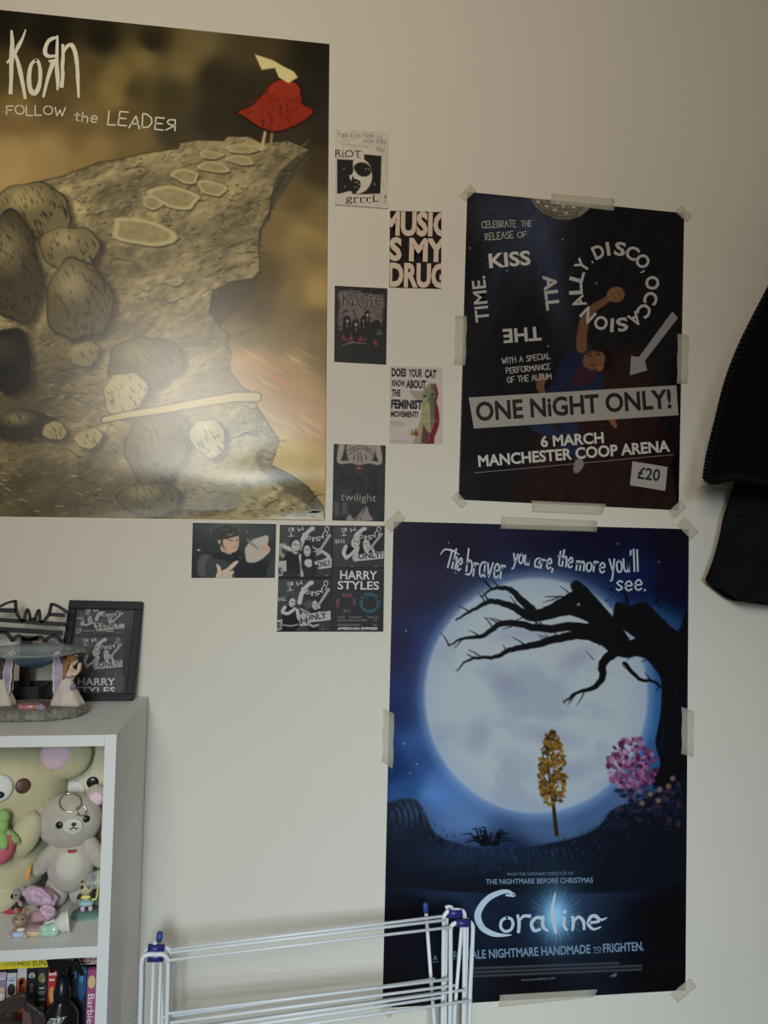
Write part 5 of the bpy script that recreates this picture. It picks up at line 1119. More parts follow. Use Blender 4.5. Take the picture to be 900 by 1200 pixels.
case(42.6, 55.4, ZC + .001, 'dark green film case with pale small lettering', [(0, .28, (88, 90, 84)), (.28, 1, (34, 36, 36))], [('e', .45, .82, .34, .01, (96, 96, 62)), ('e', .55, .79, .24, .007, (140, 104, 70)), ('b', .5, .66, .5, .003, (140, 138, 132)), ('b', .5, .6, .66, .0014, (130, 128, 122)), ('b', .5, .57, .5, .0014, (130, 128, 122)), ('b', .5, .48, .6, .004, (120, 118, 112)), ('e', .5, .3, .34, .012, (124, 126, 112))])
case(55.4, 67, ZC, 'red film case half hidden by the black bottle', [(0, 1, (146, 44, 44))], [('b', .5, .88, .8, .006, (176, 150, 146)), ('b', .42, .79, .56, .004, (176, 166, 160)), ('e', .45, .55, .3, .018, (170, 120, 60)), ('e', .55, .5, .26, .014, (186, 140, 80))])
case(67.3, 81, ZC - .002, 'slim dark film case straight behind the bottle neck', [(0, 1, (36, 36, 40))], [('b', .5, .8, .6, .004, (90, 90, 92))])
case(81.4, 90.6, ZC - .0015, 'black and green film case right of the bottle neck', [(0, 1, (38, 46, 46))], [('b', .4, .7, .3, .05, (64, 74, 66)), ('b', .5, .86, .7, .014, (56, 84, 110))])
case(90.6, 101.4, ZC - .003, 'blue film case beside the pink film case', [(0, .56, (24, 36, 50)), (.56, .9, (34, 62, 96)), (.9, 1, (56, 96, 132))], [('e', .5, .6, .3, .02, (40, 66, 96)), ('e', .4, .8, .25, .008, (62, 104, 140))])
case(101.4, 112.6, ZC - .0045, 'pink film case lettered Barbie with a small oval picture', [(0, .96, (134, 66, 100)), (.96, 1, (104, 36, 70))], [('e', .5, .76, .42, .0145, (176, 152, 112)), ('e', .5, .76, .24, .0085, (172, 136, 116)), ('b', .5, .83, .5, .002, (180, 130, 160)), ('t', .52, .33, .044, .0095, (196, 182, 186), 'Barbie', 1), ('b', .52, .02, .2, .006, (186, 160, 110))])
case(112.6, 118.2, ZC - .006, 'white film case at the right end of its row', [(0, 1, (158, 156, 156))], [('b', .5, .55, .4, .05, (96, 100, 130)), ('b', .5, .9, .8, .008, (150, 60, 66))])
def flat_case(x0, x1, z0, h, label, c, dep, y0):
    t = thing('film_case', label, 'film case', ((x0 + x1) / 2, y0 + dep / 2, z0), 'film cases lying on top of the row')
    MB().box((x0, y0 + .0012, z0), (x1, y0 + dep, z0 + h), M_case, .001).build('box', None, t)
    return t
zc = ZC + .0012
t = flat_case(-.45, X_at(78), zc, .0145, 'yellow film case lettered LITTLE MISS SUNS lying on the row', (0, 0, 0), .13, YD - .004)
m = MB(); m.box((-.4495, YD - .0042, zc + .0004), (X_at(78) - .0006, YD - .0029, zc + .0141), mat('cover_yellow', (196, 170, 40), .6))
dkb = mat('cover_dark_text', (52, 46, 24), .4)
for tx, p0, p1, h in (('LITTLE', 7, 20.5, .0042), ('MISS', 22, 36.5, .0056), ('SUNSHINE', 39, 77, .0078)):
    a, b = X_at(p0, 1127), X_at(p1, 1125); word(m, tx, (a + b) / 2, zc + .0072 , b - a, h, dkb, YD - .0046)
m.build('cover', None, t)
t = flat_case(X_at(86), -.2382, zc, .0118, 'floral film case lying at the right above the pink one', (0, 0, 0), .12, YD - .003)
m = MB(); fx0 = X_at(86); m.box((fx0 + .0003, YD - .0032, zc + .0004), (-.2384, YD - .0019, zc + .0114), mat('cover_floral', (150, 136, 120), .4))
rn = random.Random(5)
for k in range(46): m.ell((rn.uniform(fx0 + .003, -.241), YD - .0032, zc + rn.uniform(.0022, .0098)), (rn.uniform(.0012, .0026), .0004, rn.uniform(.001, .0019)), mat(*[('cover_f1', (150, 60, 84)), ('cover_f2', (66, 92, 124)), ('cover_f3', (168, 110, 60)), ('cover_f4', (92, 48, 62))][k % 4], .4), None, 10, 6)
m.build('cover', None, t)
# black spray bottle
bx, by, br = -.2952, -.2385, .0253
sp = thing('spray_bottle', 'black spray bottle with white lettering in front of the film cases', 'bottle', (bx, by, ZD))
M_bot = mat('bottle_black', (17, 17, 18), .25, spec=.35)
MB().lathe([(.022, 0), (br, .004), (br, .128), (.0245, .14), (.019, .15), (.012, .157), (.0098, .162), (.0098, .166)], (bx, by, ZD), M_bot, 40).build('bottle', None, sp)
m = MB(); m.lathe([(.0118, .163), (.0122, .165), (.0122, .176), (.0102, .179), (.0088, .196)], (bx + .001, by, ZD), M_bot, 28); m.build('collar', None, sp)
hd = [at(x, y, by) for x, y in ((56, 1121.5), (62, 1119.3), (76, 1118.6), (88, 1120), (91, 1124), (90.5, 1129), (84, 1130), (79.5, 1133), (79, 1140), (69, 1140), (67.5, 1133), (63, 1138), (60, 1136), (57.5, 1128))]
hm = MB().prism([p - np.array([0, .009, 0]) for p in hd], (0, .018, 0), M_bot).build('trigger_head', None, sp, (('BEVEL', dict(width=.003, segments=3)),))
tr = [at(x, y, by) for x, y in ((87, 1128), (91.5, 1126), (94, 1132), (97.5, 1138), (98.5, 1142), (96, 1142.5), (91, 1137), (87.5, 1132))]
MB().prism([p - np.array([0, .005, 0]) for p in tr], (0, .01, 0), M_bot).build('trigger', None, sp, (('BEVEL', dict(width=.002, segments=2)),))
m = MB(); wl = mat('bottle_lettering', (170, 168, 164), .5)
tc_ = at(66, 1196, by - br); word(m, 'STICKY', tc_[0], tc_[2] - .0005, .0225, .0078, wl, 0, 0, (bx, by, br + .0004), .02, .25)
m.build('lettering', None, sp)
m = MB(); m.add([(bx + (br + .0003) * sin(a), by - (br + .0003) * cos(a), ZD + z) for z in (.03, .118) for a in np.linspace(1.15, 2.2, 10)], [(i, i + 1, 11 + i, 10 + i) for i in range(9)], mat('bottle_label', (120, 116, 106), .6)); m.build('back_label', None, sp)
# dark brown leather pouch, only its top in view
pb = thing('leather_pouch', 'dark brown leather pouch before the film cases at the frame corner', 'pouch', (-.375, -.252, ZD))
M_lea = mat('leather_brown', (44, 37, 34), .42, bump=.25, bscale=160, spec=.4); M_leal = mat('leather_lining', (74, 54, 54), .6)
def sub_p(co):
    for i in range(3): co[i] = (1 if co[i] > 0 else -1) * abs(co[i]) ** .72
    co.x += .12 * sin(co.z * 4); f = 1 + .08 * sin(3 * co.x + 2 * co.z) + .05 * sin(7 * co.x); co.y *= f
    if co.z > .2: co.y *= 1 - .45 * (co.z - .2)
MB().ell((-.378, -.249, ZD + .073), (.052, .026, .0735), M_lea, (0, -.1, 0), 36, 24, sub_p).build('body', None, pb)
fl = [at(x, y, -.2685) for x, y in ((-12, 1179), (2, 1175), (14, 1169), (25, 1165.5), (30.5, 1166), (31, 1175), (26, 1183), (8, 1190), (-12, 1193))]
MB().prism(fl, (0, .008, 0), M_lea).build('flap', None, pb, (('BEVEL', dict(width=.002, segments=2)),))
fl = [at(x, y, -.262) for x, y in ((29, 1166), (33, 1176), (42, 1182), (51, 1189), (54, 1196), (53, 1204), (40, 1206), (30, 1196), (27, 1182))]
MB().prism(fl, (0, .007, 0), M_lea).build('gusset', None, pb, (('BEVEL', dict(width=.002, segments=2)),))
MB().prism([at(x, y, -.2665) for x, y in ((27, 1184), (36, 1188), (38, 1204), (26, 1204))], (0, .003, 0), M_leal).build('lining', None, pb)

# ------------------------------------------------------------------ on top of the bookshelf
# picture frame leaning on the wall
TL, TR, BR, BL = at(81., 703., -.0135), at(167.3, 705., -.0135), at(155.6, 822.3, -.046), at(64., 823., -.046)
dz = ZT + .0003 - min(BR[2], BL[2]); 
for P in (TL, TR, BR, BL): P[2] += dz if P is BR or P is BL else 0
BL[2] = BR[2] = ZT + .0003
pfm = thing('picture_frame', 'black picture frame holding a HARRY STYLES photo strip on the shelf', 'picture frame', tuple((BL + BR) / 2))
M_frm = mat('frame_black', (24, 24, 25), .5, spec=.15)
def fp(u, v, d=0.0):
    p = TL * (1 - u) * (1 - v) + TR * u * (1 - v) + BR * u * v + BL * (1 - u) * v
    n = np.cross(TR - TL, BL - TL); n /= np.linalg.norm(n); n = n if n[1] < 0 else -n
    return p + n * d
w_, h_ = .105, .085
for nm, (u0, v0, u1, v1) in dict(top=(0, 0, 1, h_), bottom=(0, 1 - h_ * .8, 1, 1), left=(0, h_, w_, 1 - h_ * .8), right=(1 - w_, h_, 1, 1 - h_ * .8)).items():
    m = MB(); q = [fp(u0, v0), fp(u1, v0), fp(u1, v1), fp(u0, v1)]
    m.prism(q, fp(0, 0, -.0125) - fp(0, 0), M_frm); m.build('moulding', None, pfm, (('BEVEL', dict(width=.0012, segments=2)),))
m = MB(); m.prism([fp(u, v, -.008) for u, v in ((w_ * .8, h_ * .8), (1 - w_ * .8, h_ * .8), (1 - w_ * .8, 1 - h_ * .6), (w_ * .8, 1 - h_ * .6))], fp(0, 0, -.003) - fp(0, 0), mat('mat_board', (30, 30, 32), .8, spec=.1)); m.build('backing', None, pfm)
ph4 = [fp(.125, .105, -.0079), fp(.845, .105, -.0079), fp(.82, .915, -.0079), fp(.125, .915, -.0079)]
xx, yy = proj(np.array(ph4)); s = Sheet(list(zip(xx, yy)), .5, pts3=ph4, front=.0006); s.base((29, 29, 30))
q = zoom(0, 690, 4.737)
booth(s, lambda x, y: q(428 + x * .665 - .01 * y, 106 + y * .375)[0], 8.2, 3)
booth(s, lambda x, y: q(414 + x * .68 - .02 * y, 268 + y * .55)[0], 7.4, 2)
s.fill(q(400, 256, 720, 256, 718, 267, 398, 267), (29, 29, 30), 1, .4)
s.poly(q(408, 480, 690, 480, 684, 572, 408, 572), (29, 29, 30)); s.text('HARRY', q(432, 535)[0], q(640, 537)[0], 8.6, (156, 154, 151), .015); s.text('STYLES', q(416, 583)[0], q(640, 585)[0], 8.2, (156, 154, 151), .015, clip=(q(408, 0)[0][0], 0, 160, q(0, 571)[0][1]))
s.build('photo_strip', None, None, None, .5, .12, pfm)
m = MB(); m.prism([fp(u, v, -.0045) for u, v in ((w_ * .95, h_ * .95), (1 - w_ * .95, h_ * .95), (1 - w_ * .95, 1 - h_ * .76), (w_ * .95, 1 - h_ * .76))], fp(0, 0, -.0008) - fp(0, 0), mat('frame_glass', (.9, .92, .93), .12, raw=True, alpha=.02)); m.build('glass', None, pfm)

# bat-shaped earring stand
YS = -.058
bt = thing('earring_stand', 'black bat-shaped earring stand with a tray behind the fairy dish', 'jewellery stand', tuple(at_z(29., 820., ZT)))
M_bat = mat('stand_black', (22, 21, 22), .5, spec=.4)
z6 = zoom(0, 690, 7.06)
def flat_strip(m, pts, wpx, Y, th, closed=False):
    P = []                                                          # the stand ends beside the picture frame
    for a, b in zip(pts[:-1], pts[1:]):
        for q in range(6): P.append(np.array(a) + (np.array(b) - np.array(a)) * q / 6)
    P = [p for p in P + [np.array(pts[-1])] if p[0] < 81 - (p[1] - 703) * 17 / 120]; n = len(P); L, R = [], []
    if n < 3: return
    for k in range(n):
        t = P[min(k + 1, n - 1)] - P[max(k - 1, 0)]; t = t / (np.hypot(*t) or 1); nn = np.array([-t[1], t[0]]) * wpx / 2
        L.append(P[k] + nn); R.append(P[k] - nn)
    f = [at(p[0], p[1], Y) for p in L + R]; b = [v + np.array([0, th, 0]) for v in f]
    fs = []
    for k in range(n - 1):
        fs += [(k, k + 1, n + k + 1, n + k), (2 * n + k, 3 * n + k, 3 * n + k + 1, 2 * n + k + 1), (k, 2 * n + k, 2 * n + k + 1, k + 1), (n + k, n + k + 1, 3 * n + k + 1, 3 * n + k)]
    fs += [(0, n, 3 * n, 2 * n), (n - 1, 3 * n - 1, 4 * n - 1, 2 * n - 1)]
    m.add(f + b, fs, M_bat, False)
m = MB()
flat_strip(m, catmull(z6(-260, 330, -200, 240, -130, 190, -60, 160, 0, 145, 50, 120, 128, 100), 4), 3.0, YS, .004)
flat_strip(m, catmull(z6(126, 98, 128, 150, 140, 210, 165, 250, 195, 270), 4), 3.5, YS, .004)
flat_strip(m, catmull(z6(198, 272, 208, 210, 224, 172, 240, 205, 246, 255), 4), 3.2, YS, .004); flat_strip(m, catmull(z6(288, 255, 300, 215, 318, 178, 326, 215, 326, 270), 4), 3.2, YS, .004)
flat_strip(m, z6(244, 252, 292, 252), 4.1, YS, .004)
flat_strip(m, catmull(z6(330, 275, 365, 262, 400, 215, 416, 160, 424, 124), 4), 3.5, YS, .004)
flat_strip(m, catmull(z6(420, 126, 450, 132, 500, 158, 550, 195, 600, 250, 640, 330), 4), 3.2, YS, .004)
flat_strip(m, z6(-160, 172, 132, 182), 5.1, YS, .004); flat_strip(m, z6(405, 212, 560, 222), 4.4, YS, .004)
flat_strip(m, z6(-230, 250, 0, 258, 200, 272, 400, 288, 610, 300), 4.8, YS, .004); flat_strip(m, z6(-250, 322, 0, 338, 200, 348, 400, 362, 630, 370), 5.7, YS, .004)
flat_strip(m, catmull(z6(-250, 330, -160, 380, -90, 420, -60, 380, 0, 362, 50, 368, 85, 405, 105, 428, 130, 400, 160, 392, 195, 412, 240, 424, 285, 412, 320, 398, 350, 412, 372, 436, 395, 408, 440, 390, 480, 404, 505, 436, 560, 400, 640, 340), 4), 4.1, YS, .004)
flat_strip(m, z6(180, 410, 320, 412), 5.5, YS, .004)
m.build('bat_panel', None, bt)
pc0, pc1 = at(30., 748., YS + .004), at(30., 800., YS + .004)
MB().box((pc0[0] - .0085, YS + .0042, ZT + .004), (pc0[0] + .0085, YS + .0125, pc0[2]), M_bat, .001).build('post', None, bt)
Zb = ZT + .0003
tp = [at_z(-30., 818., Zb), at_z(0., 826.5, Zb), at_z(44., 826.5, Zb), at_z(61., 818., Zb)]
tp = [np.array([p[0], max(p[1], -.105), Zb]) for p in tp]; tp[0][1] = tp[3][1] = YS - .004
loop = tp + [np.array([tp[3][0], -.018, Zb]), np.array([tp[0][0], -.018, Zb])]
cen = sum(loop) / len(loop)
m = MB(); m.prism(loop, (0, 0, .004), M_bat); 
for k in range(len(loop)):
    a, b = loop[k], loop[(k + 1) % len(loop)]; ia, ib = a + (cen - a) * .07, b + (cen - b) * .07
    m.prism([a, b, ib, ia], (0, 0, .031), M_bat)
m.build('tray', None, bt)

# fairy dish
fc = at_z(38., 838., ZT); fc = np.array([fc[0], fc[1], ZT + .0003])
fd = thing('fairy_dish', 'ornament of two winged fairies carrying a blue glass dish on a rock base', 'ornament', tuple(fc))
M_rock = mat('resin_rock', (98, 94, 86), .7, bump=1.6, bscale=170, var=.5, vscale=110)
rw = random.Random(2); ph_ = [rw.uniform(0, 6) for _ in range(6)]
MB().lathe([(.079, 0), (.084, .004), (.083, .010), (.078, .015), (.06, .0175), (.02, .0165)], fc, M_rock, 64, 1, .62, wob=lambda a, t: 1 + .02 * sin(5 * a + ph_[0]) + .018 * sin(9 * a + ph_[1]) + .02 * t * sin(14 * a + 9 * t)).build('base', None, fd)
dcn = at(38., 764., fc[1]); dcn[0] = fc[0]
M_gl = mat('dish_glass', (120, 134, 138), .12, alpha=.55, spec=.6); M_glb = mat('dish_glass_blue', (44, 74, 100), .15, alpha=.85, spec=.6)
dish = MB().lathe([(.02, -.0165), (.034, -.012), (.044, -.0065), (.062, -.002), (.0735, .003), (.073, .0045), (.06, .0006), (.04, -.004), (.01, -.0085)], dcn, M_gl, 56).build('dish', None, fd)
MB().lathe([(.004, -.0252), (.016, -.0235), (.027, -.018), (.034, -.0125), (.0345, -.0118), (.004, -.0114)], dcn, M_glb, 40).build('bowl', None, fd)
M_skin = mat('resin_skin', (166, 142, 122), .55); M_gown = mat('resin_gown', (158, 146, 136), .6, bump=.25, bscale=220, var=.12, vscale=60); M_hair = mat('resin_hair', (122, 84, 52), .6, bump=.6, bscale=380); M_wing = mat('resin_wing', (130, 118, 134), .5, var=.25, vscale=90); M_vio = mat('resin_violet', (104, 86, 112), .55); M_wedge = mat('resin_wing_edge', (168, 160, 146), .5)
def fairy(sgn, x0, hairc):
    """kneeling figure facing outwards; sgn = +1 looks to the right"""
    o = np.array([x0, fc[1], fc[2] + .016])
    P = lambda x, y, z: o + np.array([sgn * x, y, z])
    g = MB()
    g.lathe([(.001, .05), (.0075, .049), (.009, .04), (.0115, .03), (.017, .018), (.022, .006), (.0235, 0), (.001, -.001)], o, M_gown, 36, 1.0, .8, wob=lambda a, t: 1 + .09 * t * sin(7 * a) + (.32 * t * max(0, cos(a)) if sgn > 0 else .32 * t * max(0, -cos(a))))
    g.ell(P(.006, 0, .048), (.0085, .0075, .012), M_gown, (0, sgn * .2, 0)); g.ell(P(.012, 0, .0515), (.0055, .006, .005), M_gown)
    g.tube(catmull([P(.005, -.006, .056), P(.014, -.009, .050), P(.0195, -.006, .055), P(.0205, -.003, .064)], 4), .0029, M_skin, 10); g.tube(catmull([P(.005, .006, .056), P(.014, .008, .051), P(.019, .005, .056), P(.02, .002, .066)], 4), .0029, M_skin, 10)
    g.tube([P(.006, 0, .055), P(.0075, 0, .064)], .0034, M_skin, 10)
    f = g.build('fairy', None, fd)
    h = MB(); hc = P(.0095, 0, .0705); h.ell(hc, (.0072, .0066, .0085), M_skin, None, 22, 16); h.ell(hc + np.array([sgn * .0068, 0, -.001]), (.0016, .0012, .0015), M_skin)
    for yy_ in (-.003, .003): h.ell(hc + np.array([sgn * .0062, yy_, .001]), (.0007, .001, .0007), M_eyeb, None, 8, 6)
    h.ell(hc + np.array([sgn * .0058, 0, -.0042]), (.0008, .0016, .0006), M_rose, None, 8, 6)
    h.build('head', None, f)
    k = MB(); k.ell(P(.0075, 0, .0735), (.0088, .0086, .0085), hairc); k.tube(catmull([P(.002, 0, .072), P(-.003, -.001, .06), P(-.004, -.001, .045), P(-.001, 0, .03)], 5), [.007 - .0003 * i for i in range(16)], hairc, 14); k.tube(catmull([P(.004, -.006, .072), P(0, -.007, .058), P(-.002, -.007, .042)], 5), [.0042 - .0002 * i for i in range(11)], hairc, 10); k.ell(P(.0142, 0, .0782), (.002, .0022, .002), M_white, None, 10, 8)
    k.build('hair', None, f)
    for yy_, tl in ((-.006, .12), (.006, -.12)):
        pts = [P(x, yy_ - .003 * (x < -.008) , z) for x, z in ((-.002, .05), (-.006, .066), (-.010, .079), (-.015, .085), (-.0185, .08), (-.0175, .072), (-.019, .064), (-.0175, .056), (-.0185, .046), (-.0165, .036), (-.017, .026), (-.0145, .016), (-.0115, .022), (-.008, .036))]
        wv = MB().prism(pts, (0, .0016, 0), M_wing).build('wing', None, f)
        MB().tube(pts[2:12], .0012, M_wedge, 6).build('wing_edge', None, wv)
    m = MB(); m.tube(catmull([P(.002, -.0075, .045), P(.009, -.0082, .0455), P(.014, -.006, .048)], 4), .0015, M_vio, 8); m.ell(P(.013, -.010, .03), (.004, .003, .006), M_vio, (0, sgn * .5, 0)); m.build('sash', None, f)
xr = at(77., 810., fc[1])[0]
fairy(1, xr, M_hair); fairy(-1, 2 * fc[0] - xr, mat('resin_hair_dark', (62, 44, 36), .6, bump=.6, bscale=380))
p = at(35., 831., fc[1] - .03); p[2] = fc[2] + .0165
MB().lathe([(.012, -.001), (.0165, .002), (.0178, .0055), (.0165, .0078), (.0145, .0065), (.001, .006)], p, mat('resin_pink_metal', (156, 108, 112), .3, .3), 32, 1, .7).build('candle_cup', None, fd)
for x, y, c, r in ((47.5, 837, (92, 128, 146), .0042), (45, 834, (104, 140, 158), .003), (26, 833, (150, 74, 84), .0038), (49, 826, (140, 80, 96), .0042)):
    m = MB(); pc_ = at(x, y, fc[1] - .035); pc_[2] = fc[2] + .019
    for k in range(5): m.ell(pc_ + np.array([r * cos(k * 1.257), -.001, r * sin(k * 1.257) * .7]), (r * .7, r * .5, r * .6), mat('resin_flower_%d' % c[0], c, .55), None, 10, 8)
    m.build('flower', None, fd)

# ------------------------------------------------------------------ folded drying rack
M_wire = mat('wire_white', (.78, .79, .8), .35, raw=True, spec=.45); M_cap = mat('plastic_blue', (30, 32, 88), .4); M_cap2 = mat('plastic_blue_cap', (34, 56, 118), .45)
rk = thing('drying_rack', 'folded white wire drying rack with blue clips standing before the wall', 'drying rack', (.08, -.14, 0))
RY = lambda px, d=0.0: float(np.interp(px, [165, 555], [-.172, -.108])) + d
def rp(x, y, d=0.0): return at(float(x), float(y), RY(x, d))
def down(p, z=.006, dx=0.0): return np.array([p[0] + dx, p[1], z])
def hoop(pts, d, r, name='end_hoop'):
    P = [rp(x, y, d) for x, y in pts]; c = catmull(P, 5)
    c = [down(P[0])] + c + [down(P[-1])]
    return MB().tube(c, r, M_wire, 10).build(name, None, rk)
R1 = .0037
hoop([(165.5, 1160), (166, 1130), (168.5, 1121), (174, 1118.5), (184, 1118.5), (191, 1118.5), (196, 1123), (197, 1132), (196.5, 1160)], -.006, R1)
hoop([(168, 1150), (168.5, 1121), (172, 1113.5), (178, 1111), (190, 1110), (195.5, 1111.5), (199, 1117), (199, 1150)], .012, R1)
hoop([(519.5, 1150), (520, 1085), (520.5, 1074), (525, 1068), (532, 1066.5), (540, 1067), (544, 1070), (544.5, 1082), (544, 1150)], .012, R1)
hoop([(528, 1160), (528, 1098), (528.5, 1087), (532, 1082.5), (540, 1081), (549, 1080.5), (553.5, 1084), (554, 1096), (551, 1160)], -.006, R1)
for x0, x1, y0, y1, d in ((173, 192, 1107, 1126.5, .003), (525, 540.5, 1065, 1075, .012), (534, 550.5, 1077.5, 1086, -.006)):
    a, b = rp(x0, (y0 + y1) / 2, d), rp(x1, (y0 + y1) / 2, d); hh = (rp(x0, y0, d)[2] - rp(x0, y1, d)[2]) / 2
    n_ = 2 if hh > .008 else 1; m = MB()
    for k in range(n_):
        zz = np.array([0, 0, (k - (n_ - 1) / 2) * hh]); m.tube([a + zz, b + zz], hh / n_ + .0004 * n_, M_cap, 14)
    m.build('hinge_clip', None, rk)
# thin vertical rods between the hoops, and the two capped legs
for x, d in ((180, .02), (188.5, .024), (524, .02), (548, .018)):
    p = rp(x, 1122 if x < 300 else 1076, d); MB().tube([p, down(p)], .0026, M_wire, 8).build('rod', None, rk)
p0, p1 = rp(187, 1104, .03), rp(190, 1200, .03); MB().tube([p0, p1, down(p1)], .0028, M_wire, 8).build('leg', None, rk)
MB().tube([rp(186.6, 1103, .03), rp(187, 1099, .03), rp(187.6, 1092.5, .03)], [.0046, .0054, .0048], M_cap2, 8).build('leg_cap', None, rk)
p0, p1 = rp(499.3, 1068, .03), rp(509, 1200, .03); MB().tube([p0, p1, down(p1, dx=.01)], .0032, M_wire, 8).build('leg', None, rk)
MB().tube([rp(499.4, 1069.5, .03), rp(498.8, 1063, .03), rp(498.4, 1058, .03)], [.0042, .0046, .0036], M_cap2, 10).build('leg_cap', None, rk)
p0, p1 = rp(541, 1085, .004), rp(533, 1185, .004); MB().tube([p0, p1, down(p1, dx=-.008)], .0032, M_wire, 8).build('leg', None, rk)
m = MB(); m.tube(catmull([rp(x, y, .02) for x, y in ((522, 1064), (526, 1062.5), (530, 1064), (531, 1069))], 4), .0032, M_wire, 8); m.build('hook', None, rk)
m = MB(); m.tube(catmull([rp(x, y, .004) for x, y in ((181, 1112), (181, 1106), (183, 1104.5))], 4), .003, M_wire, 8); m.build('hook', None, rk)
for (xa, ya, xb, yb, d, r) in ((197, 1113.5, 520, 1073.5, .016, .0026), (198, 1116.5, 523, 1078, .008, .0026), (196, 1125.5, 529, 1086.5, -.008, .0024),
        (186, 1193, 510, 1147, .026, .0022), (196, 1188, 527, 1147.5, -.008, .0024), (197, 1199, 535, 1154.5, .004, .0024), (197, 1206, 523, 1162, .016, .0024), (194, 1210, 545, 1160, -.002, .0024), (196, 1216, 523, 1168, .012, .0024), (196, 1224, 552, 1172.5, -.01, .0025)):
    MB().tube([rp(xa, ya, d), rp(xb, yb, d)], r, M_wire, 8).build('drying_bar', None, rk)
for z in (.62, .5, .38, .26, .14):
    MB().tube([np.array([-.158, -.172, z]), np.array([.335, -.108, z])], .0025, M_wire, 8).build('drying_bar', None, rk)

# ------------------------------------------------------------------ wall plate, jacket and the garment under it
wp = thing('wall_plate', 'white wall switch plate half hidden behind the black jacket', 'switch plate', tuple(at(850., 568., 0)))
a, b = at(820.3, 570.5, 0), at(820.3, 516., 0); W_ = .086
M_pl = mat('plate_white', (.74, .72, .66), .4, raw=True)
MB().box((a[0], -.009, a[2]), (a[0] + W_, -.0005, b[2]), M_pl, .003).build('plate', None, wp)
MB().box((a[0] + .028, -.013, a[2] + .026), (a[0] + .058, -.0088, b[2] - .022), M_pl, .002).build('rocker', None, wp)
hk = thing('wall_hook', 'coat hook on the wall above the jacket', 'hook', (1.085, -.03, 2.2))
M_hk = mat('hook_metal', (120, 118, 112), .35, .9)
MB().box((1.06, -.008, 2.17), (1.11, -.0003, 2.27), M_hk, .002).build('backplate', None, hk)
MB().tube(catmull([(1.085, -.008, 2.22), (1.085, -.07, 2.215), (1.085, -.115, 2.225), (1.085, -.128, 2.25)], 5), .006, M_hk, 10).build('arm', None, hk)
def garment(left, zs_right, yc, dep, seed, fold=.006, nx=44):
    """closed cloth shell: left outline from pixels, folds running down"""
    L = catmull(left, 5); rn = np.random.RandomState(seed); ph = rn.uniform(0, 6.28, 8); vs = []; fs = []
    for i, (x, y) in enumerate(L):
        p = at(x, y, yc); x1 = zs_right(p[2]); n = 2 * nx
        for k in range(n):
            a = 2 * pi * k / n; u = .5 - .5 * cos(a); X = p[0] + (x1 - p[0]) * u
            q = abs(sin(a)) ** .55 * (1 if a < pi else -1)
            Yv = yc - q * dep + (fold * sin(34 * X + ph[0] + 3 * p[2]) + fold * .6 * sin(61 * X + ph[1] - 5 * p[2]) + fold * .5 * sin(23 * p[2] + ph[2] + 6 * X)) * min(1, abs(q) * 1.4)
            vs.append((X, min(Yv, -.003), p[2]))
    n = 2 * nx; r = len(L)
    for i in range(r - 1):
        for k in range(n): fs.append((i * n + k, i * n + (k + 1) % n, (i + 1) * n + (k + 1) % n, (i + 1) * n + k))
    fs.append(tuple(range(n))); fs.append(tuple((r - 1) * n + k for k in range(n)))
    return vs, fs
M_jk = mat('jacket_black', (.0035, .0035, .0038), .95, raw=True, bump=.35, bscale=300, spec=.03); M_hem = mat('jacket_rib', (.008, .008, .0085), .95, raw=True, bump=.8, bscale=500, spec=.05); M_cg2 = mat('cotton_charcoal', (.009, .009, .0095), .95, raw=True, bump=.3, bscale=160, var=.3, vscale=20, spec=.05)
jk = thing('jacket', 'black zip jacket hanging in front of the charcoal garment', 'jacket', tuple(at(850., 566., -.13)))
jl = [(985, 190), (955, 235), (925, 290), (902, 336), (884, 372), (866, 411), (851, 450), (840, 492), (831, 530), (827, 556), (826.5, 560)]
vs, fs = garment(jl, lambda z: 1.3, -.13, .045, 3)
MB().add(vs, fs, M_jk).build('body', None, jk)
hem = [(826.2, 557), (826.5, 560), (828, 563), (832, 565.5)]
H_ = catmull([at(x, y, -.165) for x, y in ((827, 559), (835, 563), (846, 561.5), (858, 559), (872, 560), (888, 564), (905, 567), (940, 572), (980, 580))], 5)
MB().tube(H_, [.0045] + [.0075] * (len(H_) - 2) + [.006], M_hem, 12).build('hem', None, jk)
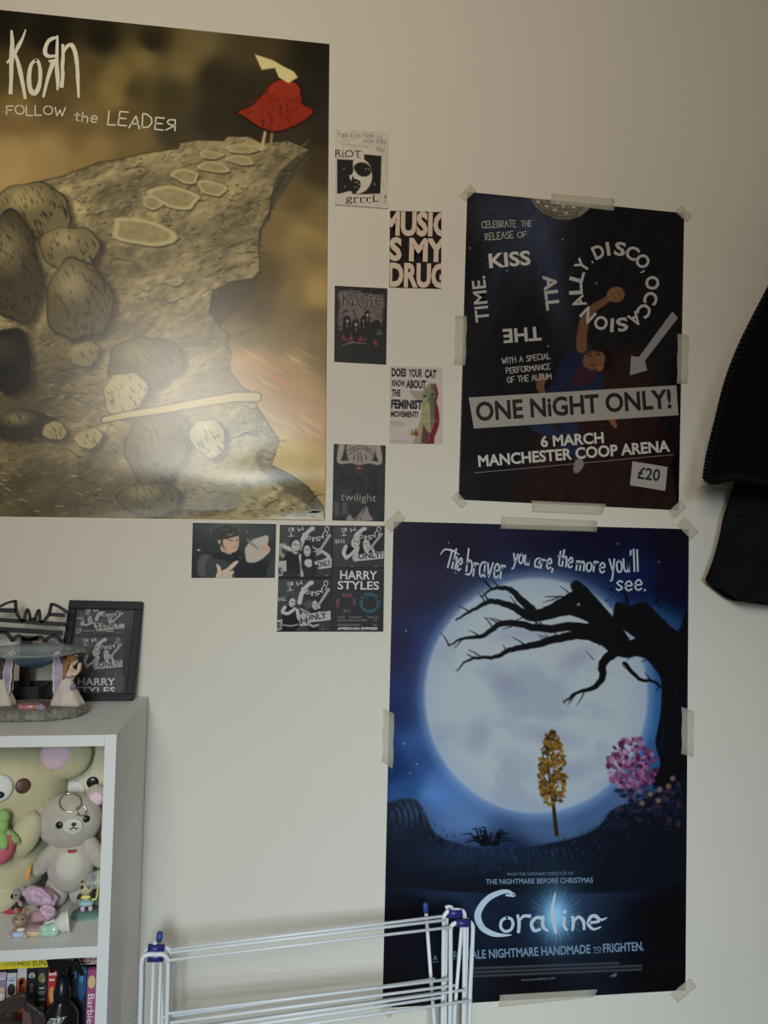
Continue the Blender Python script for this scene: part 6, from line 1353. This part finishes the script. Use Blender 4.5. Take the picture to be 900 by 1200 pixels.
m = MB(); zl = catmull(jl[2:], 14); M_zip = mat('zip_dark', (44, 43, 42), .4, .4)
acc = 0.0; last = None; n = 0
for i, (x, y) in enumerate(zl):
    if last is not None: acc += float(np.hypot(x - last[0], y - last[1]))
    last = (x, y)
    if acc > 3.6:
        acc = 0.0; t = np.array(zl[min(i + 1, len(zl) - 1)]) - np.array(zl[i - 1]); t = t / np.hypot(*t); nn = np.array([t[1], -t[0]]); nn = nn if nn[0] < 0 else -nn
        c = at(x + nn[0] * .2, y + nn[1] * .2, -.13); ang = atan2(-t[1], t[0])
        m.box((c[0] - .0034, c[1] - .003, c[2] - .0011), (c[0] + .0034, c[1] + .003, c[2] + .0011), M_zip, 0, (0, -(ang + pi / 2) * 1.0, 0), c)
m.build('zip_teeth', None, jk)
MB().tube([at(x + 3.4, y, -.14) for x, y in zl], .0032, M_hem, 8).build('zip_tape', None, jk)
MB().tube(catmull([(1.08, -.128, 2.236), (1.09, -.128, 2.25), (1.105, -.13, 2.24), (1.115, -.13, 2.19)], 4), .004, M_hem, 8).build('hanging_loop', None, jk)
gt = thing('garment', 'charcoal cotton garment hanging below the black jacket', 'garment', tuple(at(860., 705., -.07)))
gl = [(1000, 186), (960, 270), (925, 350), (890, 430), (872, 500), (868, 535), (862, 562), (856, 584), (849.5, 605), (845, 628), (838, 652), (829.5, 675), (828.5, 678)]
L_ = gl; vs, fs = garment(gl, lambda z: 1.25, -.042, .022, 8, .004)
zmin = min(v[2] for v in vs)
vs2 = []
for v in vs:
    t_ = np.clip((1.62 - v[2]) / (1.62 - zmin), 0, 1); x_ = v[0] - min(a[0] for a in vs)
    d_ = .052 * (1 - exp(-x_ / .045)) * t_ ** 2 - .0035 * sin(x_ * 70) * t_ ** 3; vs2.append((v[0], v[1], v[2] - d_))
MB().add(vs2, fs, M_cg2).build('body', None, gt)
m = MB(); pq = [at(x, y, -.066) for x, y in ((866, 604), (885, 606), (905, 608), (940, 612))]; m.tube(pq, .0016, M_hem, 6); m.build('seam', None, gt)
